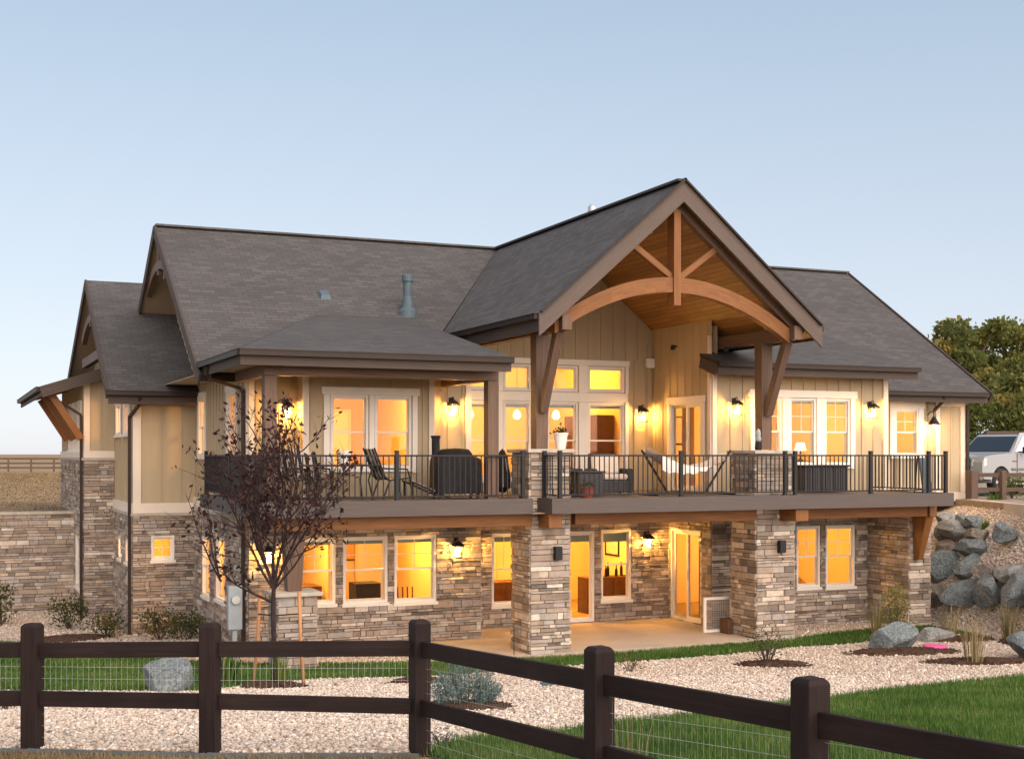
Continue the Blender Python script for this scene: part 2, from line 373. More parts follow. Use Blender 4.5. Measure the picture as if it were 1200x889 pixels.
def npmesh(name, verts, faces, mat, tones=None, parent=None, smooth=False):
    """faces: (M,k) int array, all with the same k"""
    me = bpy.data.meshes.new(name); faces = np.asarray(faces, dtype=np.int32); k = faces.shape[1]
    verts = np.asarray(verts, dtype=np.float32)
    if parent is not None: verts = verts - np.array(parent['origin'], dtype=np.float32)
    me.vertices.add(len(verts)); me.vertices.foreach_set('co', verts.ravel())
    me.loops.add(faces.size); me.loops.foreach_set('vertex_index', faces.ravel())
    me.polygons.add(len(faces)); me.polygons.foreach_set('loop_start', np.arange(0, faces.size, k, dtype=np.int32))
    me.update(calc_edges=True); me.validate()
    if tones is not None:
        a = me.attributes.new('tone', 'FLOAT', 'FACE'); a.data.foreach_set('value', np.asarray(tones, dtype=np.float32))
    if smooth: me.polygons.foreach_set('use_smooth', np.ones(len(faces), dtype=bool))
    for m in (mat if isinstance(mat, (list, tuple)) else [mat]): me.materials.append(M[m])
    o = bpy.data.objects.new(name, me); COL.objects.link(o)
    if parent is not None:
        o.parent = parent; o['origin'] = tuple(parent['origin'])
    return o
def light(name, loc, watts, col=(1.0, 0.55, 0.17), r=0.06, parent=None):
    l = bpy.data.lights.new(name, 'POINT'); l.energy = watts; l.color = col; l.shadow_soft_size = r
    o = bpy.data.objects.new(name, l); COL.objects.link(o)
    if parent is not None:
        o.parent = parent; o.location = Vector(loc) - Vector(parent['origin'])
    else: o.location = loc
    return o
# ------------------------------------------------------------------ terrain
def sm(x):
    x = np.clip(x, 0, 1); return x * x * (3 - 2 * x)
def gz(u, v):
    u = np.asarray(u, dtype=float); v = np.asarray(v, dtype=float)
    Y = u * ST + v * CT; X = u * CT - v * ST
    z = np.interp(Y, [-50, 0, 4, 11.4, 24.3, 27, 60], [2.4, 2.4, 2.15, 1.41, -0.12, -0.25, -0.25])
    z = z - 0.27 * sm((v - 29) / 4) * sm((8 - u) / 3)
    top = 23.95 + np.clip(v - 23.4, 0, 6) * 0.4
    t = (0.45 * sm((u - 22.65) / 0.75) + 0.55 * np.clip((u - 23.05) / (top - 23.05), 0, 1)) * sm((v - 13) / 7)
    z = z + (2.58 - z) * t
    far = np.interp(Y, [40, 110, 130, 300, 3000], [2.33, 2.4, 2.45, 3.6, 3.2])
    far = far + 2.9 * sm((Y - 52) / 26) * sm((X - 6) / 12)
    z = np.where(v > 40.05, np.where(u < 22, far, np.maximum(far, 2.58)), z)
    w = sm((Y - 34) / 8) * (u > 22)
    z = z * (1 - w) + np.maximum(far, 2.58) * w
    side = sm((-3 - X) / 40 - 0.4) * (v < 40.05)
    return z * (1 - side) + np.maximum(z, 2.2) * side
def G(u, v): return float(gz(u, v))
def geo(a, b, n, p=2.2): return list(a + (b - a) * np.linspace(0, 1, n)[1:] ** p)
us = np.array(sorted(set([round(x, 3) for x in np.arange(-8, 42.01, 0.3)] + [round(x, 3) for x in np.arange(21.9, 27.5, 0.06)] + geo(42, 4000, 34) + [-8 - (x) for x in geo(0, 4000, 34)])))
vs = np.array(sorted(set([round(x, 3) for x in np.arange(0, 39.9, 0.3)] + [40.04, 40.06] + [round(x, 3) for x in np.arange(40.5, 70, 0.8)] + geo(70, 5000, 36) + [-x for x in geo(0, 300, 12)])))
UU, VV = np.meshgrid(us, vs); ZZ = gz(UU, VV)
nu = len(us); ii = np.arange((len(vs) - 1) * nu).reshape(len(vs) - 1, nu)[:, :-1].ravel()
g = npmesh('ground', np.stack([UU.ravel(), VV.ravel(), ZZ.ravel()], 1), np.stack([ii, ii + 1, ii + nu + 1, ii + nu], 1), 'field', smooth=True)
g['kind'] = 'structure'; g['label'] = 'dry tan prairie ground sloping around the house'
def inpoly(px, py, poly):
    px = np.asarray(px); py = np.asarray(py); c = np.zeros(px.shape, bool); n = len(poly)
    for i in range(n):
        x0, y0 = poly[i]; x1, y1 = poly[(i + 1) % n]
        if y0 == y1: continue
        k = ((y0 > py) != (y1 > py)) & (px < (x1 - x0) * (py - y0) / (y1 - y0) + x0)
        c ^= k
    return c
def sheet(name, poly, mat, step, off, holes=()):
    P = np.array(poly); a = np.arange(P[:, 0].min(), P[:, 0].max() + step, step); b = np.arange(P[:, 1].min(), P[:, 1].max() + step, step)
    cu, cv = np.meshgrid(a + step / 2, b + step / 2); ok = inpoly(cu, cv, poly)
    for h in holes: ok &= ~inpoly(cu, cv, h)
    A, B = np.meshgrid(np.append(a, a[-1] + step), np.append(b, b[-1] + step)); n = A.shape[1]
    jj, kk = np.nonzero(ok); i = jj * n + kk
    f = np.stack([i, i + 1, i + n + 1, i + n], 1)
    used, inv = np.unique(f, return_inverse=True)
    Z = gz(A.ravel()[used], B.ravel()[used]) + off
    o = npmesh(name, np.stack([A.ravel()[used], B.ravel()[used], Z], 1), inv.reshape(f.shape), mat, smooth=True)
    o['kind'] = 'structure'; return o
FENCE = [(-2.6, 14.25), (-0.85, 13.25), (0.75, 12.34), (2.14, 11.40), (3.80, 10.67), (3.93, 7.56), (4.22, 5.70), (4.5, 3.9)]
FRONT_LAWN = [(3.86, 10.55), (4.1, 11.09), (4.74, 11.64), (5.1, 11.65), (5.88, 11.88), (6.74, 12.57), (7.51, 12.82), (8.54, 13.42), (9.89, 14.16), (11.37, 14.91), (12.91, 15.85), (14.72, 16.7), (18.32, 18.28), (22, 19), (22, 8), (9, 2), (4.4, 2)]
BACK_LAWN = [(4.75, 21.33), (6.19, 22.66), (7.77, 22.58), (8.94, 22.81), (10.09, 23.05), (11.82, 23.38), (14.47, 23.58), (16.11, 23.64), (17.12, 23.88), (18.82, 23.83), (20.74, 24.2), (22.0, 24.1), (22.3, 23.2), (22.35, 25.9), (22.0, 25.75), (21.04, 25.53), (19.61, 25.33), (17.45, 24.75), (16.93, 24.75), (13.3, 24.62), (11.32, 24.7), (9.43, 24.8), (8.82, 25.0), (7.54, 25.3), (5.93, 25.9),
             (4.41, 27.2), (3.37, 29.22), (2.66, 31.2), (2.5, 32.8), (1.35, 33.6), (-2, 34.0), (-2, 22.2), (0.35, 21.35), (2.59, 20.37), (3.54, 19.96)]
GRAVEL = [FENCE[0], FENCE[1], FENCE[2], FENCE[3], (3.84, 10.6), (4.1, 10.6), (22, 10.6), (24.9, 14), (25.0, 23.6), (26.2, 28.3), (22.2, 30), (22.2, 26.9), (17, 26.9), (17, 24.6), (9.6, 24.8), (9.6, 27.5), (5.9, 27.6), (5.9, 33.8), (4.3, 33.8), (3.5, 40), (-9, 40), (-9, 20)]
sheet('gravel_bed', GRAVEL, 'gravelbase', 0.12, 0.03, holes=(FRONT_LAWN, BACK_LAWN))['label'] = 'pale pink river gravel bed'
sheet('front_lawn', FRONT_LAWN, 'turf', 0.1, 0.035)['label'] = 'green lawn outside the fence corner'
sheet('back_lawn', BACK_LAWN, 'turf', 0.1, 0.035)['label'] = 'narrow green lawn strip along the house'
# patio
mb = MB(); mb.prism([(9.7, 24.75, -0.15), (17.9, 24.75, -0.15), (17.9, 27.0, -0.15), (17.1, 27.0, -0.15), (17.1, 29.0, -0.15), (11.0, 29.0, -0.15), (11.0, 27.45, -0.15), (9.7, 27.45, -0.15)], (0, 0, -0.2))
p = mb.build('patio', 'concrete'); p['kind'] = 'structure'; p['label'] = 'tan concrete patio under the deck'
# driveway slab
mb = MB(); DZ = 2.78
mb.prism([(26.24, 29.2, DZ), (23.9, 23.4, DZ), (23.45, 20.5, DZ), (60, 8, DZ), (75, 40, DZ), (33, 64, DZ), (26.6, 52, DZ)], (0, 0, -0.3))
p = mb.build('driveway', 'asphalt'); p['kind'] = 'structure'; p['label'] = 'tan driveway level with the main floor'
mb = MB()
for a, b in (((26.2, 28.3), (23.86, 23.4)), ((23.86, 23.4), (23.41, 20.5))):
    mb.beam((a[0], a[1], DZ - 0.16), (b[0], b[1], DZ - 0.16), 0.18, 0.36)
p = mb.build('kerb', 'kerb'); p['kind'] = 'structure'; p['label'] = 'pale concrete kerb at the edge of the driveway'
# ------------------------------------------------------------------ gravel stones (uncountable) and grass
def ico():
    t = (1 + 5 ** 0.5) / 2
    v = np.array([(-1, t, 0), (1, t, 0), (-1, -t, 0), (1, -t, 0), (0, -1, t), (0, 1, t), (0, -1, -t), (0, 1, -t), (t, 0, -1), (t, 0, 1), (-t, 0, -1), (-t, 0, 1)], float)
    f = np.array([(0, 11, 5), (0, 5, 1), (0, 1, 7), (0, 7, 10), (0, 10, 11), (1, 5, 9), (5, 11, 4), (11, 10, 2), (10, 7, 6), (7, 1, 8), (3, 9, 4), (3, 4, 2), (3, 2, 6), (3, 6, 8), (3, 8, 9), (4, 9, 5), (2, 4, 11), (6, 2, 10), (8, 6, 7), (9, 8, 1)])
    return v / np.linalg.norm(v[0]), f
IV, IF = ico()
def sample_poly(poly, n, holes=(), dens=None):
    P = np.array(poly); lo, hi = P.min(0), P.max(0); out = []
    got = 0
    while got < n:
        q = NR.uniform(lo, hi, (n * 2, 2)); k = inpoly(q[:, 0], q[:, 1], poly)
        for h in holes: k &= ~inpoly(q[:, 0], q[:, 1], h)
        if dens is not None: k &= NR.random(len(q)) < dens(q[:, 0], q[:, 1])
        out.append(q[k]); got += int(k.sum())
    return np.concatenate(out)[:n]
def camdepth(u, v): return u * ST + v * CT
def camside(u, v): return u * CT - v * ST
def infrustum(u, v):
    Y = camdepth(u, v); X = camside(u, v); return (np.abs(X) < 0.43 * Y + 0.8) & (Y > 3)
def stones(name, poly, n, holes, smin, smax, dens):
    q = sample_poly(poly, n, holes, dens)
    sz = NR.uniform(smin, smax, n) * np.where(NR.random(n) < 0.06, 1.6, 1)
    V = IV[None] * NR.uniform(0.72, 1.28, (n, 12, 1)); V = V * np.stack([sz, sz * NR.uniform(0.65, 1, n), sz * NR.uniform(0.5, 0.8, n)], 1)[:, None]
    a = NR.uniform(0, 6.283, n); ca, sa = np.cos(a)[:, None], np.sin(a)[:, None]
    x = V[:, :, 0] * ca - V[:, :, 1] * sa; y = V[:, :, 0] * sa + V[:, :, 1] * ca
    z = V[:, :, 2] + (gz(q[:, 0], q[:, 1]) + 0.03 + sz * NR.uniform(0.1, 0.5, n))[:, None]
    P = np.stack([x + q[:, 0:1], y + q[:, 1:2], z], 2).reshape(-1, 3)
    F = (IF[None] + (np.arange(n) * 12)[:, None, None]).reshape(-1, 3)
    t = np.clip(NR.normal(0.58, 0.24, n), 0, 1); t = np.repeat(t, 20)
    return npmesh(name, P, F, 'pebble', t, smooth=False)
o = stones('river_gravel', GRAVEL, 86000, (FRONT_LAWN, BACK_LAWN), 0.012, 0.025,
           lambda u, v: infrustum(u, v) * np.clip(1.15 - (camdepth(u, v) - 11) / 22, 0.25, 1))
o['kind'] = 'stuff'; o['label'] = 'loose pale pink and cream river stones'
BANK = [(22.6, 21.5), (23.9, 21.5), (23.9, 23.4), (25.3, 26.6), (25.9, 28), (22.8, 28), (22.6, 26)]
o = stones('bank_gravel', BANK, 22000, (), 0.02, 0.04, lambda u, v: np.ones(u.shape)); o['kind'] = 'stuff'; o['label'] = 'loose pale gravel on the steep bank beside the house'
def blades(name, poly, n, hmin, hmax, wid, mat, holes=(), dens=None, lean=0.45, tone=(0.5, 0.2), off=0.03):
    q = sample_poly(poly, n, holes, dens)
    q = q + NR.normal(0, 0.05, q.shape)
    h = NR.uniform(hmin, hmax, n); a = NR.uniform(0, 6.283, n); l = NR.uniform(0.1, lean, n) * h
    w = wid * NR.uniform(0.6, 1.2, n) * (0.6 + camdepth(q[:, 0], q[:, 1]) / 22)
    z0 = gz(q[:, 0], q[:, 1]) + off
    b = a + NR.uniform(1, 2, n); dx, dy = np.cos(b) * w / 2, np.sin(b) * w / 2
    A = np.stack([q[:, 0] - dx, q[:, 1] - dy, z0], 1); B = np.stack([q[:, 0] + dx, q[:, 1] + dy, z0], 1)
    C = np.stack([q[:, 0] + np.cos(a) * l, q[:, 1] + np.sin(a) * l, z0 + h], 1)
    P = np.stack([A, B, C], 1).reshape(-1, 3); F = np.arange(3 * n).reshape(n, 3)
    pn = 0.5 + 0.25 * np.sin(q[:, 0] * 2.1 + 1.3 * np.sin(q[:, 1] * 1.7)) * np.cos(q[:, 1] * 1.9)
    t = np.clip(NR.normal(tone[0], tone[1], n) + (pn - 0.5) * 0.85, 0, 0.93); t = np.where(NR.random(n) < 0.045, 0.98, t)
    o = npmesh(name, P, F, mat, t); o['kind'] = 'stuff'; return o
blades('front_lawn_grass', FRONT_LAWN, 150000, 0.05, 0.11, 0.009, 'grass', dens=lambda u, v: infrustum(u, v) * np.clip(1.2 - (camdepth(u, v) - 5) / 14, 0.25, 1))['label'] = 'green grass outside the fence corner'
blades('back_lawn_grass', BACK_LAWN, 130000, 0.05, 0.10, 0.011, 'grass', dens=lambda u, v: infrustum(u, v) * 1.0)['label'] = 'green grass of the lawn strip by the house'
DIRT = [(-6, 15.9), FENCE[0], FENCE[1], FENCE[2], FENCE[3], (3.75, 10.55), (3.8, 8), (3, 8), (-6, 11)]
blades('dry_grass', DIRT, 26000, 0.02, 0.07, 0.008, 'drygrass', dens=lambda u, v: infrustum(u, v) * 1.0, lean=1.2, off=0.0)['label'] = 'short dry grass on the bare strip before the fence'
FAR = [(-60, 41), (3.4, 41), (3.4, 45), (20, 120), (-60, 120)]
blades('prairie_grass', FAR, 16000, 0.02, 0.07, 0.02, 'drygrass', dens=lambda u, v: infrustum(u, v) * (camside(u, v) < -0.3 * camdepth(u, v)), lean=0.9, off=0.0)['label'] = 'dry prairie grass on the field behind the wall'
# ================================================================== THE HOUSE
house = thing('house', (14.4, 27.0, -0.25), 'large tan and stone house with timber gable porch and lit windows', 'house')
H = house
class Fr:
    """a wall plane: 'v' faces the garden (-y), 'u' faces left (-x), 'p' faces right (+x)"""
    def __init__(s, kind, c): s.k, s.c = kind, c
    def pt(s, a, z, d=0.0):
        if s.k == 'v': return (a, s.c - d, z)
        if s.k == 'u': return (s.c - d, a, z)
        return (s.c + d, a, z)
    def quad(s, mb, a0, a1, z0, z1, d=0.0, mi=0, tone=0.5):
        q = [s.pt(a0, z0, d), s.pt(a1, z0, d), s.pt(a1, z1, d), s.pt(a0, z1, d)]
        if s.k == 'u': q = [q[1], q[0], q[3], q[2]]
        mb.face(q, tone, mi)
    def bar(s, mb, a0, a1, z0, z1, d0, d1, mi=0, tone=0.5):
        p, q = s.pt(a0, z0, d0), s.pt(a1, z1, d1)
        mb.box(tuple(min(x, y) for x, y in zip(p, q)), tuple(max(x, y) for x, y in zip(p, q)), tone, mi)
def panel(mb, F, a0, a1, z0, z1, holes, th=0.16, mo=0, mi_in=1):
    xs = sorted({a0, a1} | {min(max(x, a0), a1) for h in holes for x in h[:2]})
    zs = sorted({z0, z1} | {min(max(x, z0), z1) for h in holes for x in h[2:]})
    for i in range(len(xs) - 1):
        for j in range(len(zs) - 1):
            x, z = (xs[i] + xs[i + 1]) / 2, (zs[j] + zs[j + 1]) / 2
            if any(h[0] < x < h[1] and h[2] < z < h[3] for h in holes): continue
            F.quad(mb, xs[i], xs[i + 1], zs[j], zs[j + 1], 0, mo)
            F.quad(mb, xs[i], xs[i + 1], zs[j], zs[j + 1], -th, mi_in)
    for h in holes:
        for (A, B) in (((h[0], h[2]), (h[0], h[3])), ((h[1], h[2]), (h[1], h[3])), ((h[0], h[2]), (h[1], h[2])), ((h[0], h[3]), (h[1], h[3]))):
            mb.face([F.pt(*A, 0), F.pt(*B, 0), F.pt(*B, -th), F.pt(*A, -th)], mi=mi_in)
def battens(mb, F, a0, a1, z0, z1, holes, step=0.36, start=0.18, top=None):
    a = a0 + start
    while a < a1 - 0.05:
        zt = z1 if top is None else top(a)
        cuts = sorted([(h[2] - 0.12, h[3] + 0.16) for h in holes if h[0] - 0.12 < a < h[1] + 0.12])
        z = z0
        for c0, c1 in cuts + [(zt, zt)]:
            if c0 - z > 0.05: F.bar(mb, a - 0.022, a + 0.022, z, c0, 0.001, 0.02)
            z = max(z, c1)
        a += step
def siding(F, a0, a1, z0, z1, holes=(), label=None, start=0.18, step=0.36):
    mb = MB(); panel(mb, F, a0, a1, z0, z1, holes); battens(mb, F, a0, a1, z0, z1, holes, step, start)
    o = mb.build('siding_wall', ['siding', 'inner'], H)
    if label: o['label'] = label
    return o
def stonework(mb, F, a0, a1, z0, z1, holes=(), big=1.0, d0=0.0):
    zb = sorted({z0, z1} | {min(max(x, z0), z1) for h in holes for x in h[2:]})
    rows = []
    for i in range(len(zb) - 1):
        z = zb[i]
        while z < zb[i + 1] - 1e-4:
            h = RNG.choice((0.05, 0.06, 0.075, 0.09, 0.125)) * big
            if zb[i + 1] - (z + h) < 0.05: h = zb[i + 1] - z
            rows.append((z, z + h)); z += h
    for r0, r1 in rows:
        x = a0; rt = RNG.uniform(-0.12, 0.12)
        while x < a1 - 1e-4:
            L = RNG.uniform(0.10, 0.46) * (0.8 + 2.2 * (r1 - r0)) * big
            e = x + L
            if a1 - e < 0.09: e = a1
            segs = [(x, e)]
            for h in holes:
                if h[2] < (r0 + r1) / 2 < h[3]:
                    ns = []
                    for s0, s1 in segs:
                        if s1 <= h[0] or s0 >= h[1]: ns.append((s0, s1)); continue
                        if s0 < h[0]: ns.append((s0, h[0]))
                        if s1 > h[1]: ns.append((h[1], s1))
                    segs = ns
            t = min(1, max(0, RNG.betavariate(2.0, 2.4) + rt))
            if RNG.random() < 0.07: t = RNG.uniform(0.88, 1)
            d = RNG.uniform(0.02, 0.062); g = 0.004
            for s0, s1 in segs:
                if s1 - s0 < 0.02: continue
                j = lambda: RNG.uniform(-0.006, 0.006)
                P = [F.pt(s0 + g, r0 + g, d0), F.pt(s1 - g, r0 + g, d0), F.pt(s1 - g, r1 - g, d0), F.pt(s0 + g, r1 - g, d0)]
                Q = [F.pt(s0 + g + abs(j()), r0 + g + abs(j()), d0 + d + j()), F.pt(s1 - g - abs(j()), r0 + g + abs(j()), d0 + d + j()),
                     F.pt(s1 - g - abs(j()), r1 - g - abs(j()), d0 + d + j()), F.pt(s0 + g + abs(j()), r1 - g - abs(j()), d0 + d + j())]
                if F.k == 'u': P = [P[1], P[0], P[3], P[2]]; Q = [Q[1], Q[0], Q[3], Q[2]]
                mb.face(Q, t, 0)
                for k in range(4): mb.face([P[k], P[(k + 1) % 4], Q[(k + 1) % 4], Q[k]], t, 0)
            x = e
def stonewall(F, a0, a1, z0, z1, holes=(), label=None, parent=None, big=1.0, name='stone_wall'):
    mb = MB(); panel(mb, F, a0, a1, z0, z1, holes, 0.16, 1, 2); stonework(mb, F, a0, a1, z0, z1, holes, big)
    o = mb.build(name, ['stone', 'mortar', 'inner'], parent or H)
    if label: o['label'] = label
    return o
def frame(mb, F, a0, a1, z0, z1, w, d0, d1, mi=0):
    F.bar(mb, a0, a0 + w, z0, z1, d0, d1, mi); F.bar(mb, a1 - w, a1, z0, z1, d0, d1, mi)
    F.bar(mb, a0 + w, a1 - w, z0, z0 + w, d0, d1 - 0.002, mi); F.bar(mb, a0 + w, a1 - w, z1 - w, z1, d0, d1 - 0.002, mi)
def window(F, h, style='dh', out=0.02, fw=0.055, shade=0.0, sill=True, casing=0.0, name='window', head=0.0, grid=None, tall=None):
    a0, a1, z0, z1 = h; mb = MB()
    frame(mb, F, a0, a1, z0, z1, fw, -0.10, out)
    if casing:
        F.bar(mb, a0 - casing, a0 - 0.001, z0 - 0.02, z1, 0.001, 0.035); F.bar(mb, a1 + 0.001, a1 + casing, z0 - 0.02, z1, 0.001, 0.035)
        F.bar(mb, a0 - casing - 0.03, a1 + casing + 0.03, z1 + 0.001, z1 + casing * 1.25, 0.001, 0.05)
    if sill: F.bar(mb, a0 - casing - 0.03, a1 + casing + 0.03, z0 - 0.07, z0 - 0.001, 0.001, 0.075)
    w = mb.build(name, 'white', H)
    b0, b1, y0, y1 = a0 + fw, a1 - fw, z0 + fw, z1 - fw
    sb = MB(); s = 0.035; zm = (y0 + y1) / 2
    if style == 'dh':
        frame(sb, F, b0, b1, zm - 0.02, y1, s, -0.075, -0.035); frame(sb, F, b0, b1, y0, zm + 0.02, s, -0.095, -0.076)
        F.bar(sb, b0 + s, b1 - s, zm - 0.02, zm + 0.018, -0.09, -0.03)
        if grid is not False:
            F.bar(sb, (b0 + b1) / 2 - 0.008, (b0 + b1) / 2 + 0.008, zm + 0.02, y1 - s, -0.066, -0.056)
            q = (zm + 0.02 + y1 - s) / 2; F.bar(sb, b0 + s, b1 - s, q - 0.008, q + 0.008, -0.066, -0.056)
    elif style == 'grid':
        frame(sb, F, b0, b1, y0, y1, s, -0.08, -0.04)
        F.bar(sb, (b0 + b1) / 2 - 0.008, (b0 + b1) / 2 + 0.008, y0 + s, y1 - s, -0.066, -0.056); F.bar(sb, b0 + s, b1 - s, zm - 0.008, zm + 0.008, -0.066, -0.056)
    elif style == 'fix': frame(sb, F, b0, b1, y0, y1, s, -0.08, -0.04)
    elif style == 'slide':
        m = (b0 + b1) / 2
        frame(sb, F, b0, m + 0.03, y0, y1, 0.07, -0.055, -0.02); frame(sb, F, m - 0.03, b1, y0, y1, 0.07, -0.095, -0.06)
        F.bar(sb, m - 0.06, m - 0.03, y0 + 0.95, y0 + 1.2, -0.015, 0.02)
    if style != 'slide': sb.build('sash', 'white', w)
    else: sb.build('door_panel', 'white', w)
    gm = MB(); F.quad(gm, b0 + 0.004, b1 - 0.004, y0 + 0.004, y1 - 0.004, -0.06); gm.build('pane', 'glass', w)
    if shade:
        rm = MB(); F.bar(rm, b0, b1, y1 - shade, y1 - 0.002, -0.15, -0.105); rm.build('shade', 'shade', w)
    return w
def room(u0, u1, v0, v1, z0, z1, watts, n=1, left=False, mats=('inner', 'carpet'), col=(1.0, 0.465, 0.075), backtone=None, lz=None, at=None):
    mb = MB()
    mb.face([(u0, v1, z0), (u1, v1, z0), (u1, v1, z1), (u0, v1, z1)], mi=2 if backtone else 0)
    if left: mb.face([(u0, v0, z0), (u0, v1, z0), (u0, v1, z1), (u0, v0, z1)])
    mb.face([(u1, v0, z0), (u1, v1, z0), (u1, v1, z1), (u1, v0, z1)])
    mb.face([(u0, v0, z1), (u1, v0, z1), (u1, v1, z1), (u0, v1, z1)]); mb.face([(u0, v0, z0), (u1, v0, z0), (u1, v1, z0), (u0, v1, z0)], mi=1)
    o = mb.build('interior_room', [mats[0], mats[1], backtone or mats[0]], H)
    for k in range(n):
        u = u0 + (u1 - u0) * (k + 0.5) / n
        light('room_light', at or (u, v0 + (v1 - v0) * 0.45, lz or z1 - 0.35), watts * 0.66, col, 0.12, o)
    return o
LV, LP, UP, RV, FRV = 27.45, 29.0, 29.9, 27.0, 28.4       # wall planes facing the garden
AU, SU, BV, BU, CV, CU = 5.95, 17.1, 33.75, 4.41, 37.5, 3.6
FL, FP, FU, FRW, FF = Fr('v', LV), Fr('v', LP), Fr('v', UP), Fr('v', RV), Fr('v', FRV)
FA, FS, FB, FBs, FC, FCs = Fr('u', AU), Fr('u', SU), Fr('v', BV), Fr('u', BU), Fr('v', CV), Fr('u', CU)
DK = 3.1; ST_TOP = 2.62
def P(h, d=0.0): return h
# --- roofs --------------------------------------------------------
MR, MS = 9.82, 0.66       # main ridge height (at v=34) and slope
def mainz(v): return MR - MS * abs(34 - v)
def roof(polys, label=None, th=0.16):
    mb = MB()
    for p in polys: mb.prism(p, (0, 0, -th), mi=0, side_mi=1, back_mi=2)
    o = mb.build('roof', ['shingle', 'gutter', 'soffit'], H)
    if label: o['label'] = label
    return o
r = roof([[(5.0, 27.8, mainz(27.8)), (11.0, 27.8, mainz(27.8)), (11.0, 29.5, mainz(29.5)), (14.42, 34, MR), (5.0, 34, MR)],
          [(18.0, 27.8, mainz(27.8)), (26.6, 27.8, mainz(27.8)), (26.6, 34, MR), (14.42, 34, MR), (18.0, 29.5, mainz(29.5))],
          [(26.6, 40.2, mainz(40.2)), (5.0, 40.2, mainz(40.2)), (5.0, 34, MR), (26.6, 34, MR)]], 'long main gable roof in brown shingles')
mb = MB(); mb.beam((5.0, 34, MR + 0.02), (26.6, 34, MR + 0.02), 0.26, 0.05); mb.build('ridge_cap', 'shingle', r)
PA, PL, PR_ = 14.42, 11.07, 17.95                         # porch gable: apex, left eave, right eave
PSL = (9.82 - 6.88) / (PA - PL); PSR = (9.82 - 6.88) / (PR_ - PA)
def porchz(u): return 9.82 - (PSL * (PA - u) if u < PA else PSR * (u - PA))
r = roof([[(PL, 29.55, 6.88), (PL, 23.9, 6.88), (PA, 23.9, 9.82), (PA, 34.0, 9.82)],
          [(PR_, 23.9, 6.88), (PR_, 29.55, 6.88), (PA, 34.0, 9.82), (PA, 23.9, 9.82)]], 'steep porch gable roof over the deck', 0.12)
mb = MB(); mb.beam((PA, 23.9, 9.84), (PA, 33.9, 9.84), 0.24, 0.05); mb.build('ridge_cap', 'shingle', r)
roof([[(5.08, 24.0, 5.98), (10.5, 24.0, 5.98), (10.5, 30.2, 7.33), (8.15, 30.2, 7.33)],
      [(5.08, 28.0, 5.98), (5.08, 24.0, 5.98), (8.15, 30.2, 7.33)]], 'low hip roof over the left end of the deck', 0.05)
roof([[(16.75, 26.2, 6.22), (22.72, 26.2, 6.22), (22.72, 30.4, 7.48), (17.12, 30.4, 7.48), (17.12, 26.98, 6.454), (16.75, 26.98, 6.454)]], 'low roof over the right wing', 0.08)
BE, BR = 33.15, 38.3
roof([[(3.75, BE, 5.6), (6.4, BE, 5.6), (6.4, BR, 8.9), (3.75, BR, 8.9)], [(6.4, 43.8, 6.4), (3.75, 43.8, 6.4), (3.75, BR, 8.9), (6.4, BR, 8.9)]], 'smaller stepped gable roof on the left')
roof([[(2.46, 46.5, 5.84), (2.46, 37.0, 5.84), (4.3, 37.0, 6.44), (4.3, 46.5, 6.44)]], 'shed roof on timber brackets at the far left')
# --- fascias, rakes, gutters, soffits -------------------------------
def fascia(a, b, h=0.24, w=0.045, drop=0.16, name='fascia', mat='fascia'):
    mb = MB(); mb.beam((a[0], a[1], a[2] - drop), (b[0], b[1], b[2] - drop), w, h); return mb.build(name, mat, H)
def gutter(a, b):
    mb = MB(); mb.beam((a[0], a[1], a[2] - 0.05), (b[0], b[1], b[2] - 0.05), 0.11, 0.11); mb.beam((a[0], a[1], a[2] + 0.003), (b[0], b[1], b[2] + 0.003), 0.135, 0.02)
    return mb.build('gutter', 'gutter', H)
# porch rake boards with return toward the garden
for a_, b_, sl_ in ((PL - 0.03, PA, PSL), (PR_ + 0.03, PA, -PSR)):
    za_ = 9.82 - sl_ * (b_ - a_); q_ = [(a_, 23.84, za_), (b_, 23.84, 9.82), (b_, 23.84, 9.37), (a_, 23.84, za_ - 0.45)]
    if sl_ > 0: q_ = q_[1::-1] + q_[:1:-1]
    mb = MB(); mb.prism(q_, (0, 0.055, 0)); mb.build('rake_board', 'rake', H)
for (a, b) in (((PL, 23.82, 6.89), (PA + 0.02, 23.82, 9.85)), ((PA - 0.02, 23.82, 9.85), (PR_, 23.82, 6.89))):
    mb = MB(); mb.beam(a, b, 0.10, 0.04); mb.build('drip_edge', 'gutter', H)
gutter((PL - 0.06, 23.9, 6.86), (PL - 0.06, 29.4, 6.86)); fascia((PL + 0.02, 23.92, 6.86), (PL + 0.02, 29.5, 6.86), 0.3, 0.04, 0.2)
gutter((PR_ + 0.06, 23.9, 6.86), (PR_ + 0.06, 27.5, 6.86)); fascia((PR_ - 0.02, 23.92, 6.86), (PR_ - 0.02, 28.5, 6.86), 0.26, 0.04, 0.16)
gutter((5.02, 23.95, 5.96), (10.52, 23.95, 5.96)); fascia((5.06, 24.03, 5.96), (10.5, 24.03, 5.96), 0.22, 0.04, 0.17)
gutter((5.03, 24.0, 5.96), (5.03, 28.0, 5.96)); fascia((5.1, 24.06, 5.96), (5.1, 28.1, 5.96), 0.22, 0.04, 0.17)
fascia((10.5, 24.06, 5.98), (10.5, 27.4, 6.66), 0.22, 0.04, 0.12)
gutter((16.75, 26.15, 6.2), (22.74, 26.15, 6.2)); fascia((16.77, 26.23, 6.2), (22.72, 26.23, 6.2), 0.22, 0.04, 0.18)
fascia((16.76, 26.26, 6.2), (16.76, 26.97, 6.42), 0.26, 0.04, 0.18)
ze = mainz(27.8)
